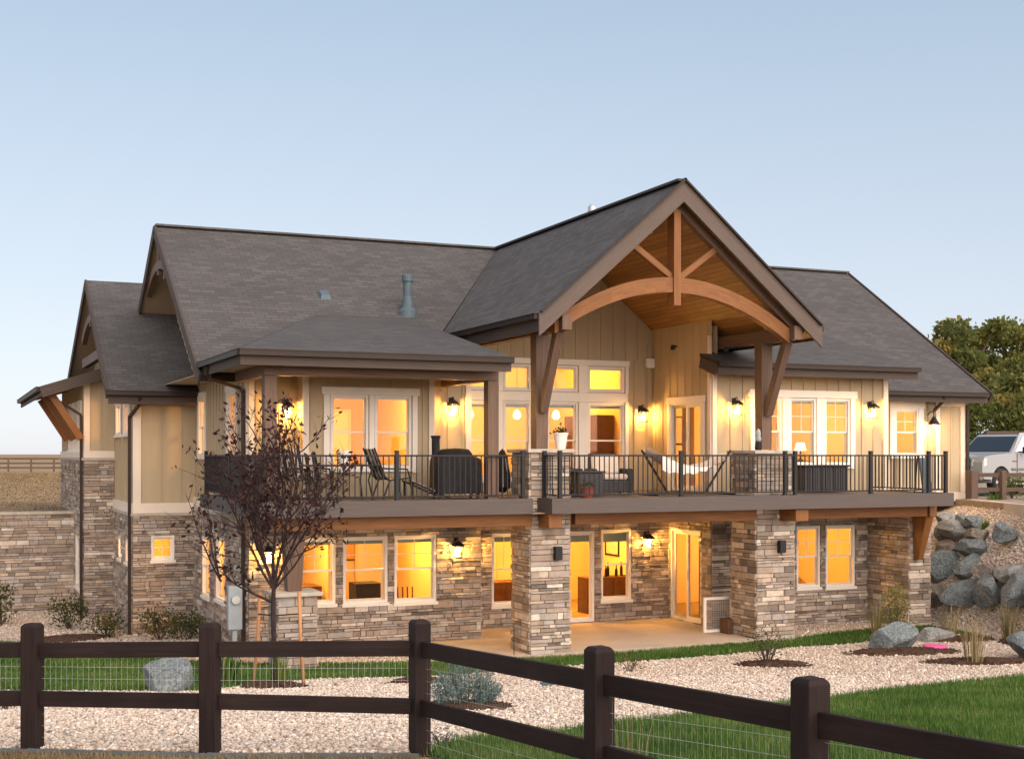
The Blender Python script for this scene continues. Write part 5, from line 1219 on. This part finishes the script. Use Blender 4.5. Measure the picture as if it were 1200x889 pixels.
# ================================================================== TRUCK
def make_truck(X, Y):
    fw = Vector((-.80, -.60)); f3 = RX * fw.x + FY * fw.y
    u, v = cw(X, Y); t = thing('pickup_truck', (0, 0, 0), 'white pickup truck with pewter lower trim parked on the driveway', 'truck')
    t['origin'] = (0, 0, 0)
    hw = 1.0
    prof = [(2.75, .62), (2.78, .95), (2.70, 1.16), (1.2, 1.24), (-2.9, 1.22), (-2.9, .55)]
    def arc(cx, r, n=12): return [(cx + r * math.cos(a), .40 + r * math.sin(a)) for a in np.linspace(math.pi, 0, n)]
    low = [(-2.9, .5), (-2.26, .5)] + [p for p in arc(-1.78, .5) if p[1] >= .4] + [(-1.28, .45), (1.32, .45)] + [p for p in arc(1.82, .5)] + [(2.34, .5), (2.72, .52)]
    poly = low + [(2.80, .72), (2.79, 1.02), (2.68, 1.18), (2.3, 1.23), (1.15, 1.29), (-2.9, 1.27)]
    import bmesh
    def solid(poly, w, name, mat, inset=0.0, bev=.05, zsplit=None):
        mb = MB(); mb.prism([(x, -w, z) for x, z in poly], (0, 2 * w, 0)); return mb.build(name, mat, t, bevel=bev)
    body = solid(poly, hw - .02, 'body', 'truckpaint', bev=.06)
    # rear cut: bed cavity hidden; cab
    mb = MB(); cab = [(1.2, .90, 1.26), (.45, .74, 1.86), (-1.35, .74, 1.88), (-1.6, .86, 1.26)]
    for (xa, wa, za), (xb, wb, zb_) in zip(cab, cab[1:]): mb.face([(xa, -wa, za), (xa, wa, za), (xb, wb, zb_), (xb, -wb, zb_)])
    for s in (-1, 1): mb.face([(x, s * w, z) for x, w, z in cab])
    mb.build('cab', 'truckpaint', t, bevel=.05)
    gl = MB(); e = .012
    gl.face([(1.12 + e, -.80, 1.325), (1.12 + e, .80, 1.325), (.53 + e, .68, 1.80), (.53 + e, -.68, 1.80)]); gl.build('windshield', 'carglass', t)
    for s in (-1, 1):
        for (x0, x1, x2, x3) in ((.98, .40, -.22, -.22), (-.30, -.30, -1.22, -1.38)):
            g = MB(); w0, w1 = .885 + e, .765 + e
            g.face([(x0, s * w0, 1.32), (x1, s * w1, 1.78), (x2, s * w1, 1.78), (x3, s * w0, 1.32)]); g.build('side_window', 'carglass', t)
        d = MB(); d.box((-.26, s * .985, .55), (-.245, s * .995, 1.27)); d.box((1.0, s * .985, .55), (1.015, s * .995, 1.27)); d.build('door_gap', 'black', t)
        h = MB(); h.box((-.18, s * .99, 1.10), (0.0, s * 1.03, 1.15)); h.build('door_handle', 'trucktan', t)
        c = MB(); c.beam((1.28, s * .985, .56), (-1.24, s * .985, .56), .05, .22); c.build('lower_trim', 'trucktan', t, bevel=.02)
        c = MB(); c.beam((1.3, s * 1.0, .80), (-1.24, s * 1.0, .80), .03, .07); c.build('side_moulding', 'trucktan', t, bevel=.01)
        c = MB(); c.beam((1.25, s * .98, .36), (-1.2, s * .98, .36), .14, .06); c.build('running_board', 'chrome', t, bevel=.015)
        m_ = MB(); m_.box((.72, s * .92, 1.30), (.86, s * 1.10, 1.34)); m_.hexa([(.70, s * 1.06, 1.27), (.86, s * 1.06, 1.27), (.86, s * 1.28, 1.27), (.70, s * 1.28, 1.27), (.70, s * 1.06, 1.47), (.86, s * 1.06, 1.47), (.86, s * 1.26, 1.5), (.70, s * 1.26, 1.5)]); m_.build('mirror', 'black', t, bevel=.02)
        hl = MB(); hl.hexa([(2.72, s * .62, .88), (2.72, s * .98, .88), (2.72, s * .98, 1.12), (2.72, s * .62, 1.12), (2.82, s * .62, .90), (2.60, s * 1.01, .90), (2.58, s * 1.01, 1.13), (2.80, s * .62, 1.11)]); hl.build('headlight', 'galv', t, bevel=.015)
        b = MB(); b.box((1.14, s * .984, 1.02), (1.24, s * .992, 1.06)); b.box((1.02, s * .984, 1.02), (1.10, s * .992, 1.05)); b.build('badge', 'terracotta', t)
    gr = MB(); gr.box((2.78, -.58, .78), (2.83, .58, 1.14)); gr.build('grille', 'black', t, bevel=.02)
    gr = MB(); gr.box((2.82, -.58, .945), (2.845, .58, .985)); gr.box((2.82, -.03, .78), (2.845, .03, 1.14)); gr.build('grille_bar', 'chrome', t)
    bp_ = MB(); bp_.beam((2.82, -.98, .60), (2.82, .98, .60), .22, .26); bp_.build('bumper', 'trucktan', t, bevel=.05)
    for x in (1.82, -1.78):
        for s in (-1, 1):
            wh = MB(); n = 28; pr = [(.30, -.13), (.40, -.125), (.42, -.09), (.42, .09), (.40, .125), (.30, .13)]
            for i in range(len(pr) - 1):
                for k in range(n):
                    a0, a1 = 6.28318 * k / n, 6.28318 * (k + 1) / n
                    P4 = [(x + pr[j][0] * math.cos(a), s * .86 + pr[j][1], .42 + pr[j][0] * math.sin(a)) for j, a in ((i, a0), (i, a1), (i + 1, a1), (i + 1, a0))]
                    wh.face(P4)
            w_ = wh.build('wheel', 'tyre', t, smooth=True)
            rm = MB(); yo = s * .975
            for k in range(n):
                a0, a1 = 6.28318 * k / n, 6.28318 * (k + 1) / n
                rm.face([(x + .30 * math.cos(a0), yo, .42 + .30 * math.sin(a0)), (x + .30 * math.cos(a1), yo, .42 + .30 * math.sin(a1)), (x + .25 * math.cos(a1), yo - s * .04, .42 + .25 * math.sin(a1)), (x + .25 * math.cos(a0), yo - s * .04, .42 + .25 * math.sin(a0))])
            rm.face([(x + .25 * math.cos(6.28318 * k / n), yo - s * .09, .42 + .25 * math.sin(6.28318 * k / n)) for k in range(n)])
            for k in range(6):
                a = 6.28318 * k / 6; rm.beam((x, yo - s * .04, .42), (x + .27 * math.cos(a), yo - s * .03, .42 + .27 * math.sin(a)), .08, .04, up=(0, 1, 0))
            rm.build('rim', 'galv', w_)
    t.location = (u, v, DZ); t.rotation_euler = (0, 0, math.atan2(f3.y, f3.x)); return t
# near front wheel (1.82, +1.0) must stand at X=14.5, Y=39
fwc = Vector((-.80, -.60)); side = Vector((.60, -.80))
make_truck(14.55 - fwc.x * 1.82 - side.x * .9, 39.0 - fwc.y * 1.82 - side.y * .9)
# ================================================================== ON THE DECK
def covered_grill(u, v):
    t = thing('covered_grill', (u, v, DK), 'grill under a black cover with its flue standing up, behind the deck railing', 'grill')
    mb = MB(); n = 14; secs = []
    for x, zt, w in ((-.5, .86, .26), (-.46, .98, .30), (-.3, 1.04, .32), (.0, 1.06, .33), (.25, 1.04, .32), (.33, .9, .31), (.5, .86, .28)):
        ring = []
        for k in range(n):
            a = math.pi * k / (n - 1); y = -w * math.cos(a); z = max(.12, zt - .22 + .22 * math.sin(a)) if 0 < k < n - 1 else .1
            ring.append((u + x + RNG.uniform(-.012, .012), v + y + RNG.uniform(-.012, .012), DK + z))
        secs.append(ring)
    for a, b in zip(secs, secs[1:]):
        for k in range(n - 1): mb.face([a[k], b[k], b[k + 1], a[k + 1]])
    mb.face(secs[0]); mb.face(list(reversed(secs[-1])))
    mb.build('cover', 'black', t, smooth=True)
    mb = MB(); mb.lathe((u - .46, v - .02, DK + .9), [(.085, 0), (.085, .36), (.10, .37), (.10, .42)], 14); mb.build('flue', 'black', t)
    for sx in (-.42, .42):
        for sy in (-.2, .2):
            mb = MB(); mb.beam((u + sx, v + sy, DK), (u + sx, v + sy, DK + .2), .05, .05); mb.build('leg', 'bronze', t)
covered_grill(9.98, 25.75)
t = thing('folded_umbrella', (11.25, 26.2, DK), 'black folded patio umbrella with white piping leaning beside the stone pillar', 'umbrella')
mb = MB(); mb.lathe((11.2, 26.1, DK + .1), [(.06, 0), (.2, .12), (.19, .4), (.12, .75), (.05, .92)], 9); mb.build('canopy', 'black', t)
mb = MB(); mb.tube([(11.2, 26.1, DK), (11.2, 26.1, DK + 1.05)], .02, 8); mb.build('pole', 'bronze', t)
mb = MB()
for k in range(3): a = -1.9 + .5 * k; mb.tube([(11.2 + r * math.cos(a), 26.1 + r * math.sin(a), DK + .1 + z) for r, z in ((.206, .12), (.196, .4), (.126, .75))], .008, 5)
mb.build('piping', 'cushion', t)
# patio table and lounger
t = thing('patio_table', (7.6, 25.95, DK), 'oval dark metal patio table behind the left railing', 'table')
mb = MB(); mb.beam((6.75, 25.95, DK + .70), (8.25, 25.95, DK + .70), .9, .035); mb.build('tabletop', 'bronze', t, bevel=.015)
for sx in (6.9, 8.1):
    for sy in (-.36, .36): mb = MB(); mb.tube([(sx, 25.95 + sy, DK), (sx + (.07 if sx < 7.5 else -.07), 25.95 + sy * .8, DK + .4), (sx, 25.95 + sy, DK + .69)], .018, 6); mb.build('leg', 'bronze', t)
mb = MB(); mb.lathe((7.62, 26.0, DK + .718), [(.08, 0), (.12, .03), (.13, .28), (.125, .29)], 18); tag(mb.build('white_bucket', 'white', smooth=False), 'white round bucket standing on the patio table', 'bucket')
def chair(u, v, rz, label, long=False):
    t = thing('sling_chair', (0, 0, 0), label, 'chair'); t['origin'] = (0, 0, 0)
    # x forward
    st = MB()
    back = [(-.28, .42), (-.42, .75), (-.52, 1.02)]
    for k in range(6):
        y0 = -.24 + k * .08; mi = k % 2
        pr = [(.26, .44), (-.22, .40), (-.30, .46), (-.44, .78), (-.54, 1.04)]
        for (a, za), (b, zb_) in zip(pr, pr[1:]): st.face([(a, y0, za), (a, y0 + .08, za), (b, y0 + .08, zb_), (b, y0, zb_)], mi=mi)
    st.build('sling', ['cushion', 'bronze'], t)
    for s in (-.26, .26):
        f = MB(); f.tube([(.28, s, .44), (-.24, s, .40), (-.32, s, .47), (-.56, s, 1.06)], .018, 6); f.tube([(.32, s, .01), (.26, s, .44), (.2, s, .62), (-.36, s, .64)], .018, 6); f.tube([(-.36, s, .01), (-.2, s, .40)], .018, 6); f.build('frame', 'bronze', t)
    t.location = (u, v, DK); t.rotation_euler = (0, 0, rz); t['origin'] = (u, v, DK); return t
c0 = chair(8.62, 25.85, 0.15, 'striped sling chair facing right beside the patio table'); dup(c0, (7.1, 26.45, DK), -1.4, 'striped sling chair behind the patio table'); dup(c0, (6.35, 25.6, DK), .9, 'striped sling chair at the left end of the deck behind the plum tree')
t = thing('chaise_lounge', (9.2, 25.9, DK), 'low slatted lounge footrest sloping to the deck right of the striped chair', 'lounger')
mb = MB()
for k in range(9): f = k / 8; mb.beam((8.95 + .62 * f, 25.55, DK + .38 - .28 * f), (8.95 + .62 * f, 26.1, DK + .38 - .28 * f), .05, .02)
mb.build('slats', 'cushion', t)
for y in (25.56, 26.09): mb = MB(); mb.tube([(8.9, y, DK + .38), (9.6, y, DK + .08), (9.75, y, DK + .02)], .02, 6); mb.tube([(8.95, y, DK + .37), (8.95, y, DK + .01)], .02, 6); mb.build('frame', 'bronze', t)
# wicker ottoman, arm chairs
t = thing('wicker_ottoman', (13.2, 25.95, DK), 'grey wicker side table box behind the railing right of the pillar', 'side table')
mb = MB(); mb.box((12.82, 25.65, DK + .02), (13.46, 26.25, DK + .52)); mb.build('base', 'wicker', t, bevel=.03); mb = MB(); mb.box((12.79, 25.62, DK + .521), (13.49, 26.28, DK + .56)); mb.build('top', 'wicker', t, bevel=.012)
def armchair(label):
    t = thing('wicker_armchair', (0, 0, 0), label, 'armchair', 'wicker armchairs on the deck'); t['origin'] = (0, 0, 0)
    mb = MB(); mb.box((-.38, -.38, .06), (.38, .40, .34)); mb.build('seat', 'wicker', t, bevel=.03)
    mb = MB(); mb.hexa([(-.40, .30, .34), (.40, .30, .34), (.40, .40, .34), (-.40, .40, .34), (-.36, .40, .95), (.36, .40, .95), (.36, .48, .95), (-.36, .48, .95)]); mb.build('backrest', 'wicker', t, bevel=.04)
    for s in (-1, 1): mb = MB(); mb.box((s * .38, -.38, .06), (s * .48, .40, .60)); mb.build('arm', 'wicker', t, bevel=.04)
    mb = MB(); mb.box((-.34, -.40, .345), (.34, .30, .48)); mb.build('seat_cushion', 'cushion', t, bevel=.05)
    mb = MB(); mb.hexa([(-.33, .16, .48), (.33, .16, .48), (.33, .30, .48), (-.33, .30, .48), (-.33, .24, .92), (.33, .24, .92), (.33, .38, .92), (-.33, .38, .92)]); mb.build('back_cushion', 'cushion', t, bevel=.06)
    for x in (-.4, .4):
        for y in (-.34, .34): mb = MB(); mb.beam((x, y, 0), (x, y, .07), .05, .05); mb.build('leg', 'bronze', t)
    return t
a0 = armchair('wicker armchair with pale cushions facing the railing'); a0.location = (14.15, 26.75, DK); a0.rotation_euler = (0, 0, -.15); a0['origin'] = (14.15, 26.75, DK)
dup(a0, (13.15, 27.1, DK), .9, 'wicker armchair with pale cushions behind the wicker side table')
# hammock
t = thing('hammock', (15.5, 25.6, DK), 'white fringed hammock on a dark steel stand outside the upper sliding door', 'hammock')
hp = [(14.25, 25.6), (16.8, 25.6)]
for x0, x1 in ((15.05, 14.38), (16.05, 16.72)):
    mb = MB(); mb.tube([(x0, 25.6, DK + .06), (x1, 25.6, DK + 1.02)], .028, 8); mb.build('upright', 'bronze', t)
mb = MB(); mb.tube([(14.55, 25.6, DK + .05), (16.55, 25.6, DK + .05)], .03, 8)
for x in (14.55, 16.55): mb.tube([(x, 25.15, DK + .03), (x, 26.05, DK + .03)], .026, 8)
mb.build('base', 'bronze', t)
V, F = [], []; n, m = 28, 12
for i in range(n + 1):
    f = i / n; x = 14.46 + 2.18 * f; sag = .98 - 1.55 * f * (1 - f) - .10 * f; wd = .12 + .42 * math.sin(math.pi * f) ** .7
    for j in range(m + 1):
        y = (j / m - .5) * 2; V.append((x, 25.6 + y * wd, DK + sag + .10 * y * y + .012 * math.sin(j * 2.1 + i)))
for i in range(n):
    for j in range(m): k = i * (m + 1) + j; F.append((k, k + 1, k + m + 2, k + m + 1))
npmesh('bed', V, F, 'cushion', None, t, True)
V, F = [], []
for i in range(3, 22):
    f = i / 28; x = 14.46 + 2.18 * f; sag = .98 - 1.55 * f * (1 - f) - .10 * f; wd = .12 + .42 * math.sin(math.pi * f) ** .7
    h = (.42 - .022 * i) + .03 * math.sin(i * 1.7); V += [(x, 25.6 - wd - .01, DK + sag + .1), (x, 25.6 - wd - .04, DK + sag + .1 - h)]
for i in range(18): k = 2 * i; F.append((k, k + 2, k + 3, k + 1))
npmesh('fringe', V, F, 'white', None, t)
t = thing('deck_box', (19.6, 26.2, DK), 'dark slatted storage box on the deck below the joined windows', 'storage box')
mb = MB()
for k in range(17): x = 19.0 + k * .075; mb.box((x, 25.86, DK + .03), (x + .055, 25.9, DK + .62))
mb.box((18.98, 25.9, DK + .02), (20.26, 26.5, DK + .62)); mb.build('body', 'wicker', t); mb = MB(); mb.box((18.94, 25.82, DK + .621), (20.3, 26.54, DK + .67)); mb.build('lid', 'black', t, bevel=.012)
t = thing('folded_chair', (21.65, 24.8, DK), 'folded dark green grey chair standing at the right end of the deck', 'folded chair')
mb = MB(); mb.hexa([(21.5, 24.6, DK), (21.78, 24.6, DK), (21.78, 24.66, DK), (21.5, 24.66, DK), (21.5, 24.74, DK + .85), (21.78, 24.74, DK + .85), (21.78, 24.8, DK + .85), (21.5, 24.8, DK + .85)]); mb.build('panel', 'teal', t, bevel=.02)
for x in (21.52, 21.76): mb = MB(); mb.tube([(x, 24.95, DK), (x, 24.83, DK + .9)], .016, 6); mb.build('leg', 'bronze', t)
# pots on the pillars
t = thing('flower_pot', (12.1, 25.08, 4.14), 'white tapered flower pot on the cap of the left stone pillar', 'plant pot')
mb = MB(); mb.lathe((12.1, 25.05, 4.142), [(.10, 0), (.15, .3), (.165, .31), (.165, .34), (.13, .34), (.12, .28)], 20); mb.build('pot', 'white', t, smooth=False)
leafmesh('plant', np.array([[12.1 + RNG.gauss(0, .08), 25.05 + RNG.gauss(0, .08), 4.47 + abs(RNG.gauss(0, .06))] for _ in range(90)]), .07, 'bush', t, upw=.8)
t = thing('garden_figurine', (17.15, 25.1, 4.12), 'small grey and white garden figurine on the right stone pillar', 'figurine')
mb = MB(); mb.lathe((17.13, 25.08, 4.122), [(.07, 0), (.085, .05), (.075, .16), (.05, .2)], 14); mb.build('base', 'black', t, smooth=True); mb = MB(); mb.lathe((17.13, 25.08, 4.32), [(.055, 0), (.07, .06), (.05, .14), (.06, .18), (.045, .25), (.01, .29)], 14); mb.build('body', 'grey', t, smooth=True)
t = thing('planter', (12.5, 24.6, DK), 'small dark red planter on the deck at the foot of the left pillar', 'plant pot')
mb = MB(); mb.lathe((12.5, 24.6, DK + .002), [(.12, 0), (.16, .2), (.17, .22), (.14, .22)], 16); mb.build('pot', 'terracotta', t); leafmesh('plant', np.array([[12.5 + RNG.gauss(0, .08), 24.6 + RNG.gauss(0, .07), DK + .25 + abs(RNG.gauss(0, .05))] for _ in range(60)]), .07, 'bush', t, upw=.8)
# ================================================================== ON THE GROUND
t = thing('wire_gate', (17.35, 26.3, -.15), 'pale folding wire frame gate leaning on the stone wall beside the right pillar', 'gate')
mb = MB(); a, b, z0, z1 = 16.35, 17.15, -.14, .68; F_ = Fr('v', 26.2)
frame(mb, F_, a, b, z0, z1, .06, 0, .06); mb.build('frame', 'white', t)
mb = MB()
for k in range(14): x = a + .07 + k * .05; mb.beam((x, 26.17, z0 + .06), (x, 26.17, z1 - .06), .008, .008)
for k in range(12): z = z0 + .08 + k * .055; mb.beam((a + .06, 26.165, z), (b - .06, 26.165, z), .008, .008)
mb.build('wire_grid', 'galv', t); mb = MB(); mb.box((a + .4, 25.75, -.148), (b + .1, 26.1, .2)); tag(mb.build('storage_bin', 'soil', bevel=.02), 'small brown bin standing in front of the wire gate', 'bin')
t = thing('garden_hook', (10.9, 25.0, -.15), 'thin black shepherd hook standing on the patio before the left pillar', 'garden hook')
mb = MB(); mb.tube([(10.95, 24.9, -.2), (10.95, 24.9, .42)], .009, 6); mb.build('pole', 'bronze', t); mb = MB(); mb.tube([(10.88, 24.9, .30), (10.88, 24.9, .36), (11.02, 24.9, .36), (11.02, 24.9, .30)], .008, 6); mb.build('crossbar', 'bronze', t)
mb = MB(); mb.lathe((19.8, 22.3, G(19.8, 22.3) + .08), [(.0, 0), (.24, .0), (.27, .03), (.26, .05), (.2, .06), (.02, .065)], 24); o = mb.build('plastic_disc', 'pink', smooth=True); o.rotation_euler = (0, 0, 0); tag(o, 'bright pink plastic disc lying on mulch between two boulders', 'toy disc')
t = thing('utility_pedestal', (5.3, 25.6, -.25), 'grey electric meter box on a post at the left corner of the house', 'utility box')
mx, my = 5.36, 26.0
mb = MB(); mb.box((mx - .14, my - .09, .55), (mx + .14, my + .09, 1.42)); mb.build('box', 'grey', t, bevel=.015); mb = MB(); mb.beam((mx, my, -.4), (mx, my, .55), .09, .09); mb.build('post', 'grey', t)
mb = MB(); mb.tube([(mx, my - .08, 1.15), (mx, my - .16, 1.15)], .085, 16); mb.build('meter', 'galv', t)
mb = MB(); q = (8.95, 19.0); mb.beam((q[0], q[1], G(*q) + .07), (q[0] + .9, q[1] - .25, G(*q) + .07), .05, .02); mb.beam((q[0] - .12, q[1] + .03, G(*q) + .07), (q[0] + .06, q[1] - .02, G(*q) + .09), .16, .03)
tag(mb.build('garden_rake', 'teal'), 'faded green toy rake lying on the gravel behind the fence', 'rake')
# ================================================================== INSIDE THE ROOMS
def lampstand(u, v, z, label):
    t = thing('table_lamp', (u, v, z), label, 'lamp'); mb = MB(); mb.lathe((u, v, z + .002), [(.08, 0), (.08, .02), (.02, .06), (.02, .3)], 12); mb.build('base', 'bronze', t)
    mb = MB(); mb.lathe((u, v, z + .28), [(.15, 0), (.10, .2)], 16); mb.build('lamp_shade', 'lampshade', t); light('table_lamp_light', (u, v, z + .56), 12, (1, .6, .2), .05, t)
def cabinet(u0, u1, v0, v1, z0, z1, label, name='cabinet', mat='soil', cat='cabinet', doors=2):
    t = thing(name, ((u0 + u1) / 2, v0, z0), label, cat); mb = MB(); mb.box((u0, v0, z0 + .002), (u1, v1, z1)); mb.build('carcass', mat, t)
    for k in range(doors):
        w = (u1 - u0) / doors; mb = MB(); mb.box((u0 + k * w + .03, v0 - .02, z0 + .08), (u0 + (k + 1) * w - .03, v0 - .001, z1 - .06)); mb.build('door', mat, t)
    return t
cabinet(20.0, 21.1, 28.2, 28.7, DK, DK + .75, 'low wooden dresser inside the right-hand joined window', doors=3)
lampstand(20.75, 28.45, DK + .75, 'lit table lamp on a dresser inside the joined windows')
t = thing('house_plant', (19.6, 28.1, DK), 'leafy potted plant inside the middle joined window', 'plant'); mb = MB(); mb.lathe((19.6, 28.1, DK + .002), [(.14, 0), (.18, .5)], 12); mb.build('pot', 'soil', t); leafmesh('foliage', np.array([[19.6 + RNG.gauss(0, .16), 28.1 + RNG.gauss(0, .12), DK + .75 + RNG.gauss(0, .12)] for _ in range(120)]), .12, 'bush', t)
mb = MB(); mb.box((20.55, 31.95, 4.75), (20.95, 31.99, 5.35)); tag(mb.build('wall_picture', 'soil'), 'dark framed picture on the wall inside the joined windows', 'picture')
cabinet(16.35, 16.88, 31.6, 33.6, DK, DK + 2.0, 'tall dark cupboard along the right wall of the great room', 'bookcase', doors=1); cabinet(15.2, 15.9, 31.6, 32.2, DK, DK + .95, 'brown kitchen island end inside the tall right window', doors=1)
cabinet(11.6, 13.6, 35.3, 35.9, DK, DK + .45, 'low cupboard at the left inside the great room', doors=3)
cabinet(15.35, 16.85, 30.2, 30.75, -.1, .82, 'wooden bar counter inside the lower window beside the patio door', 'bar_counter', doors=4)
for k in range(6):
    x = 15.6 + k * .17 + .03 * (k % 3); hh = 1 + .25 * (k % 2); mb = MB(); mb.lathe((x, 30.4 + .09 * (k % 2), .822), [(.04, 0), (.04, .17 * hh), (.015, .22 * hh), (.015, .29 * hh)], 10); tag(mb.build('bottle', 'black', smooth=False), 'dark bottle standing on the bar counter inside the lower window', 'bottle', 'bottles on the bar counter')
t = thing('wall_picture', (16.89, 31.6, 1.3), 'black framed picture on the wall above the bar counter', 'picture'); mb = MB(); frame(mb, Fr('u', 16.89), 31.3, 32.1, 1.25, 1.95, .05, .002, .03); mb.build('frame', 'black', t); mb = MB(); Fr('u', 16.89).quad(mb, 31.35, 32.05, 1.3, 1.9, .012); mb.build('print', 'cushion', t)
for u, w, lab in ((14.1, .28, 'brown door panel inside the patio door, left'), (14.72, .22, 'narrow brown curtain inside the patio door, right')):
    mb = MB(); mb.box((u, 31.0, .95), (u + w, 31.04, 2.0)); tag(mb.build('wall_hanging', 'soil'), lab, 'wall hanging')
cabinet(13.9, 14.4, 31.2, 31.7, -.1, .95, 'tan cupboard just inside the patio door', mat='inner2', doors=1)
cabinet(12.7, 13.8, 30.7, 31.4, -.1, .75, 'brown sofa table inside the narrow lower window', 'sideboard', doors=2)
cabinet(7.0, 8.3, 30.2, 31.0, -.1, .9, 'low brown bookshelf inside the left lower window', 'bookshelf', doors=3); cabinet(8.9, 9.5, 29.4, 30.0, -.1, 1.0, 'dark cabinet inside the middle lower window', mat='black', doors=1)
mb = MB(); mb.box((8.55, 30.8, -.1), (8.62, 33.5, 2.49)); o = mb.build('interior_wall', 'inner', house)
t = thing('dining_chair', (9.9, 28.6, -.1), 'wooden slat back chair inside the third lower window', 'chair'); mb = MB(); mb.box((9.7, 28.4, .33), (10.1, 28.8, .37)); mb.build('seat', 'soil', t)
for x in (9.72, 9.84, 9.96, 10.08): mb = MB(); mb.beam((x, 28.78, .37), (x, 28.82, .95), .03, .02); mb.build('slat', 'soil', t)
for x in (9.72, 10.08):
    for y in (28.42, 28.78): mb = MB(); mb.beam((x, y, -.1), (x, y, .33), .04, .04); mb.build('leg', 'soil', t)
t = thing('track_light', (8.0, 29.2, 2.3), 'black ceiling track light with three lit heads inside the left lower windows', 'ceiling light'); mb = MB(); mb.beam((7.2, 29.2, 2.15), (8.8, 29.2, 2.15), .04, .03); mb.beam((8.0, 29.2, 2.15), (8.0, 29.2, 2.5), .02, .02); mb.build('track', 'bronze', t)
for x in (7.4, 8.0, 8.6): mb = MB(); mb.lathe((x, 29.2, 2.0), [(.02, 0), (.05, .03), (.04, .09), (.015, .13)], 10); mb.build('bulb', 'bulb', t)
t = thing('exercise_bike', (18.2, 28.6, -.1), 'dark exercise bike seen through the lower sliding door', 'exercise bike')
mb = MB(); mb.tube([(18.0, 28.3, .0), (18.2, 28.5, .5), (18.1, 28.4, 1.0)], .05, 8); mb.tube([(18.2, 28.5, .5), (18.6, 28.9, .9)], .05, 8); mb.build('frame', 'black', t); mb = MB(); mb.tube([(18.1, 28.15, .3), (18.1, 28.25, .3)], .3, 20); mb.build('flywheel', 'black', t); mb = MB(); mb.box((18.5, 28.75, .9), (18.75, 29.0, .97)); mb.build('saddle', 'black', t)
mb = MB(); mb.box((19.62, 28.0, -.098), (20.05, 28.5, .95)); tag(mb.build('cabinet', 'soil', bevel=.02), 'dark cabinet inside the left one of the two lower right windows', 'cabinet')

def picture(u0, u1, v, z0, z1, lab, mat='soil', art='inner2'):
    t = thing('wall_picture', ((u0 + u1) / 2, v, z0), lab, 'picture'); F_ = Fr('v', v); mb = MB(); frame(mb, F_, u0, u1, z0, z1, .04, .002, .03); mb.build('frame', mat, t)
    mb = MB(); F_.quad(mb, u0 + .04, u1 - .04, z0 + .04, z1 - .04, .012); mb.build('print', art, t)
picture(9.6, 10.3, 33.58, 1.2, 1.8, 'dark framed picture on the back wall of the lower left room'); picture(7.2, 7.9, 33.58, 1.15, 1.85, 'tall framed picture on the lower left room wall', 'black', 'grey')
picture(12.1, 12.9, 35.98, 4.6, 5.3, 'framed picture high on the great room wall at left'); picture(18.6, 19.3, 31.98, 4.3, 5.1, 'framed picture inside the left joined window', 'black', 'cushion')
picture(20.9, 21.6, 31.38, 1.2, 1.7, 'small picture inside the lower right window', 'black', 'grey'); picture(8.0, 8.7, 33.58, 4.3, 5.0, 'framed picture inside the bay windows', 'soil', 'cushion')
for u0, v, z, lab in ((10.2, 33.55, -.1, 'l'), (9.1, 33.55, 3.1, 'u'), (13.2, 33.35, -.1, 'm'), (21.3, 31.95, 3.1, 'r')):
    mb = MB(); F_ = Fr('v', v); frame(mb, F_, u0 - .08, u0 + .9, z + .003, z + 2.12, .08, .001, .05); o = mb.build('interior_door', 'trim', house)
    mb = MB(); F_.bar(mb, u0, u0 + .82, z + .01, z + 2.04, .001, .03); mb.build('door_leaf', 'white', o)
    mb = MB(); F_.bar(mb, u0 + .72, u0 + .78, z + .98, z + 1.04, .03, .08); mb.build('door_knob', 'bronze', o)
for u, v, z in ((13.2, 33.0, 5.0), (14.6, 33.0, 5.0), (15.7, 32.8, 5.0)):
    t = thing('pendant_lamp', (u, v, z), 'lit glass pendant lamp hanging inside the tall great room windows', 'pendant lamp', 'pendant lamps in the great room')
    mb = MB(); mb.tube([(u, v, z + .25), (u, v, 6.88)], .008, 5); mb.build('cord', 'bronze', t); mb = MB(); mb.lathe((u, v, z), [(.06, 0), (.11, .08), (.08, .2), (.02, .26)], 14); mb.build('lamp_shade', 'lampshade', t)
t = thing('sofa', (14.6, 31.5, DK), 'brown sofa with its back to the tall great room windows', 'sofa'); mb = MB(); mb.box((13.9, 31.2, DK + .002), (15.6, 31.42, DK + .82)); mb.build('backrest', 'soil', t, bevel=.05); mb = MB(); mb.box((13.9, 31.421, DK + .002), (15.6, 32.1, DK + .42)); mb.build('seat', 'soil', t, bevel=.05)
for F_, a0, a1, z0, z1, lab in ((FS, 28.3, 28.85, DK + .05, 5.28, 'tan curtain drawn across half of the upper sliding door'), (FS, 27.5, 28.05, -.1, 2.1, 'pleated tan curtain inside the lower sliding door')):
    mb = MB(); n = 14
    for k in range(n):
        x0, x1 = a0 + (a1 - a0) * k / n, a0 + (a1 - a0) * (k + 1) / n; d0, d1 = (-.26, -.31) if k % 2 else (-.31, -.26)
        mb.face([F_.pt(x0, z0, d0), F_.pt(x1, z0, d1), F_.pt(x1, z1, d1), F_.pt(x0, z1, d0)])
    tag(mb.build('curtain', 'inner2'), lab, 'curtain')
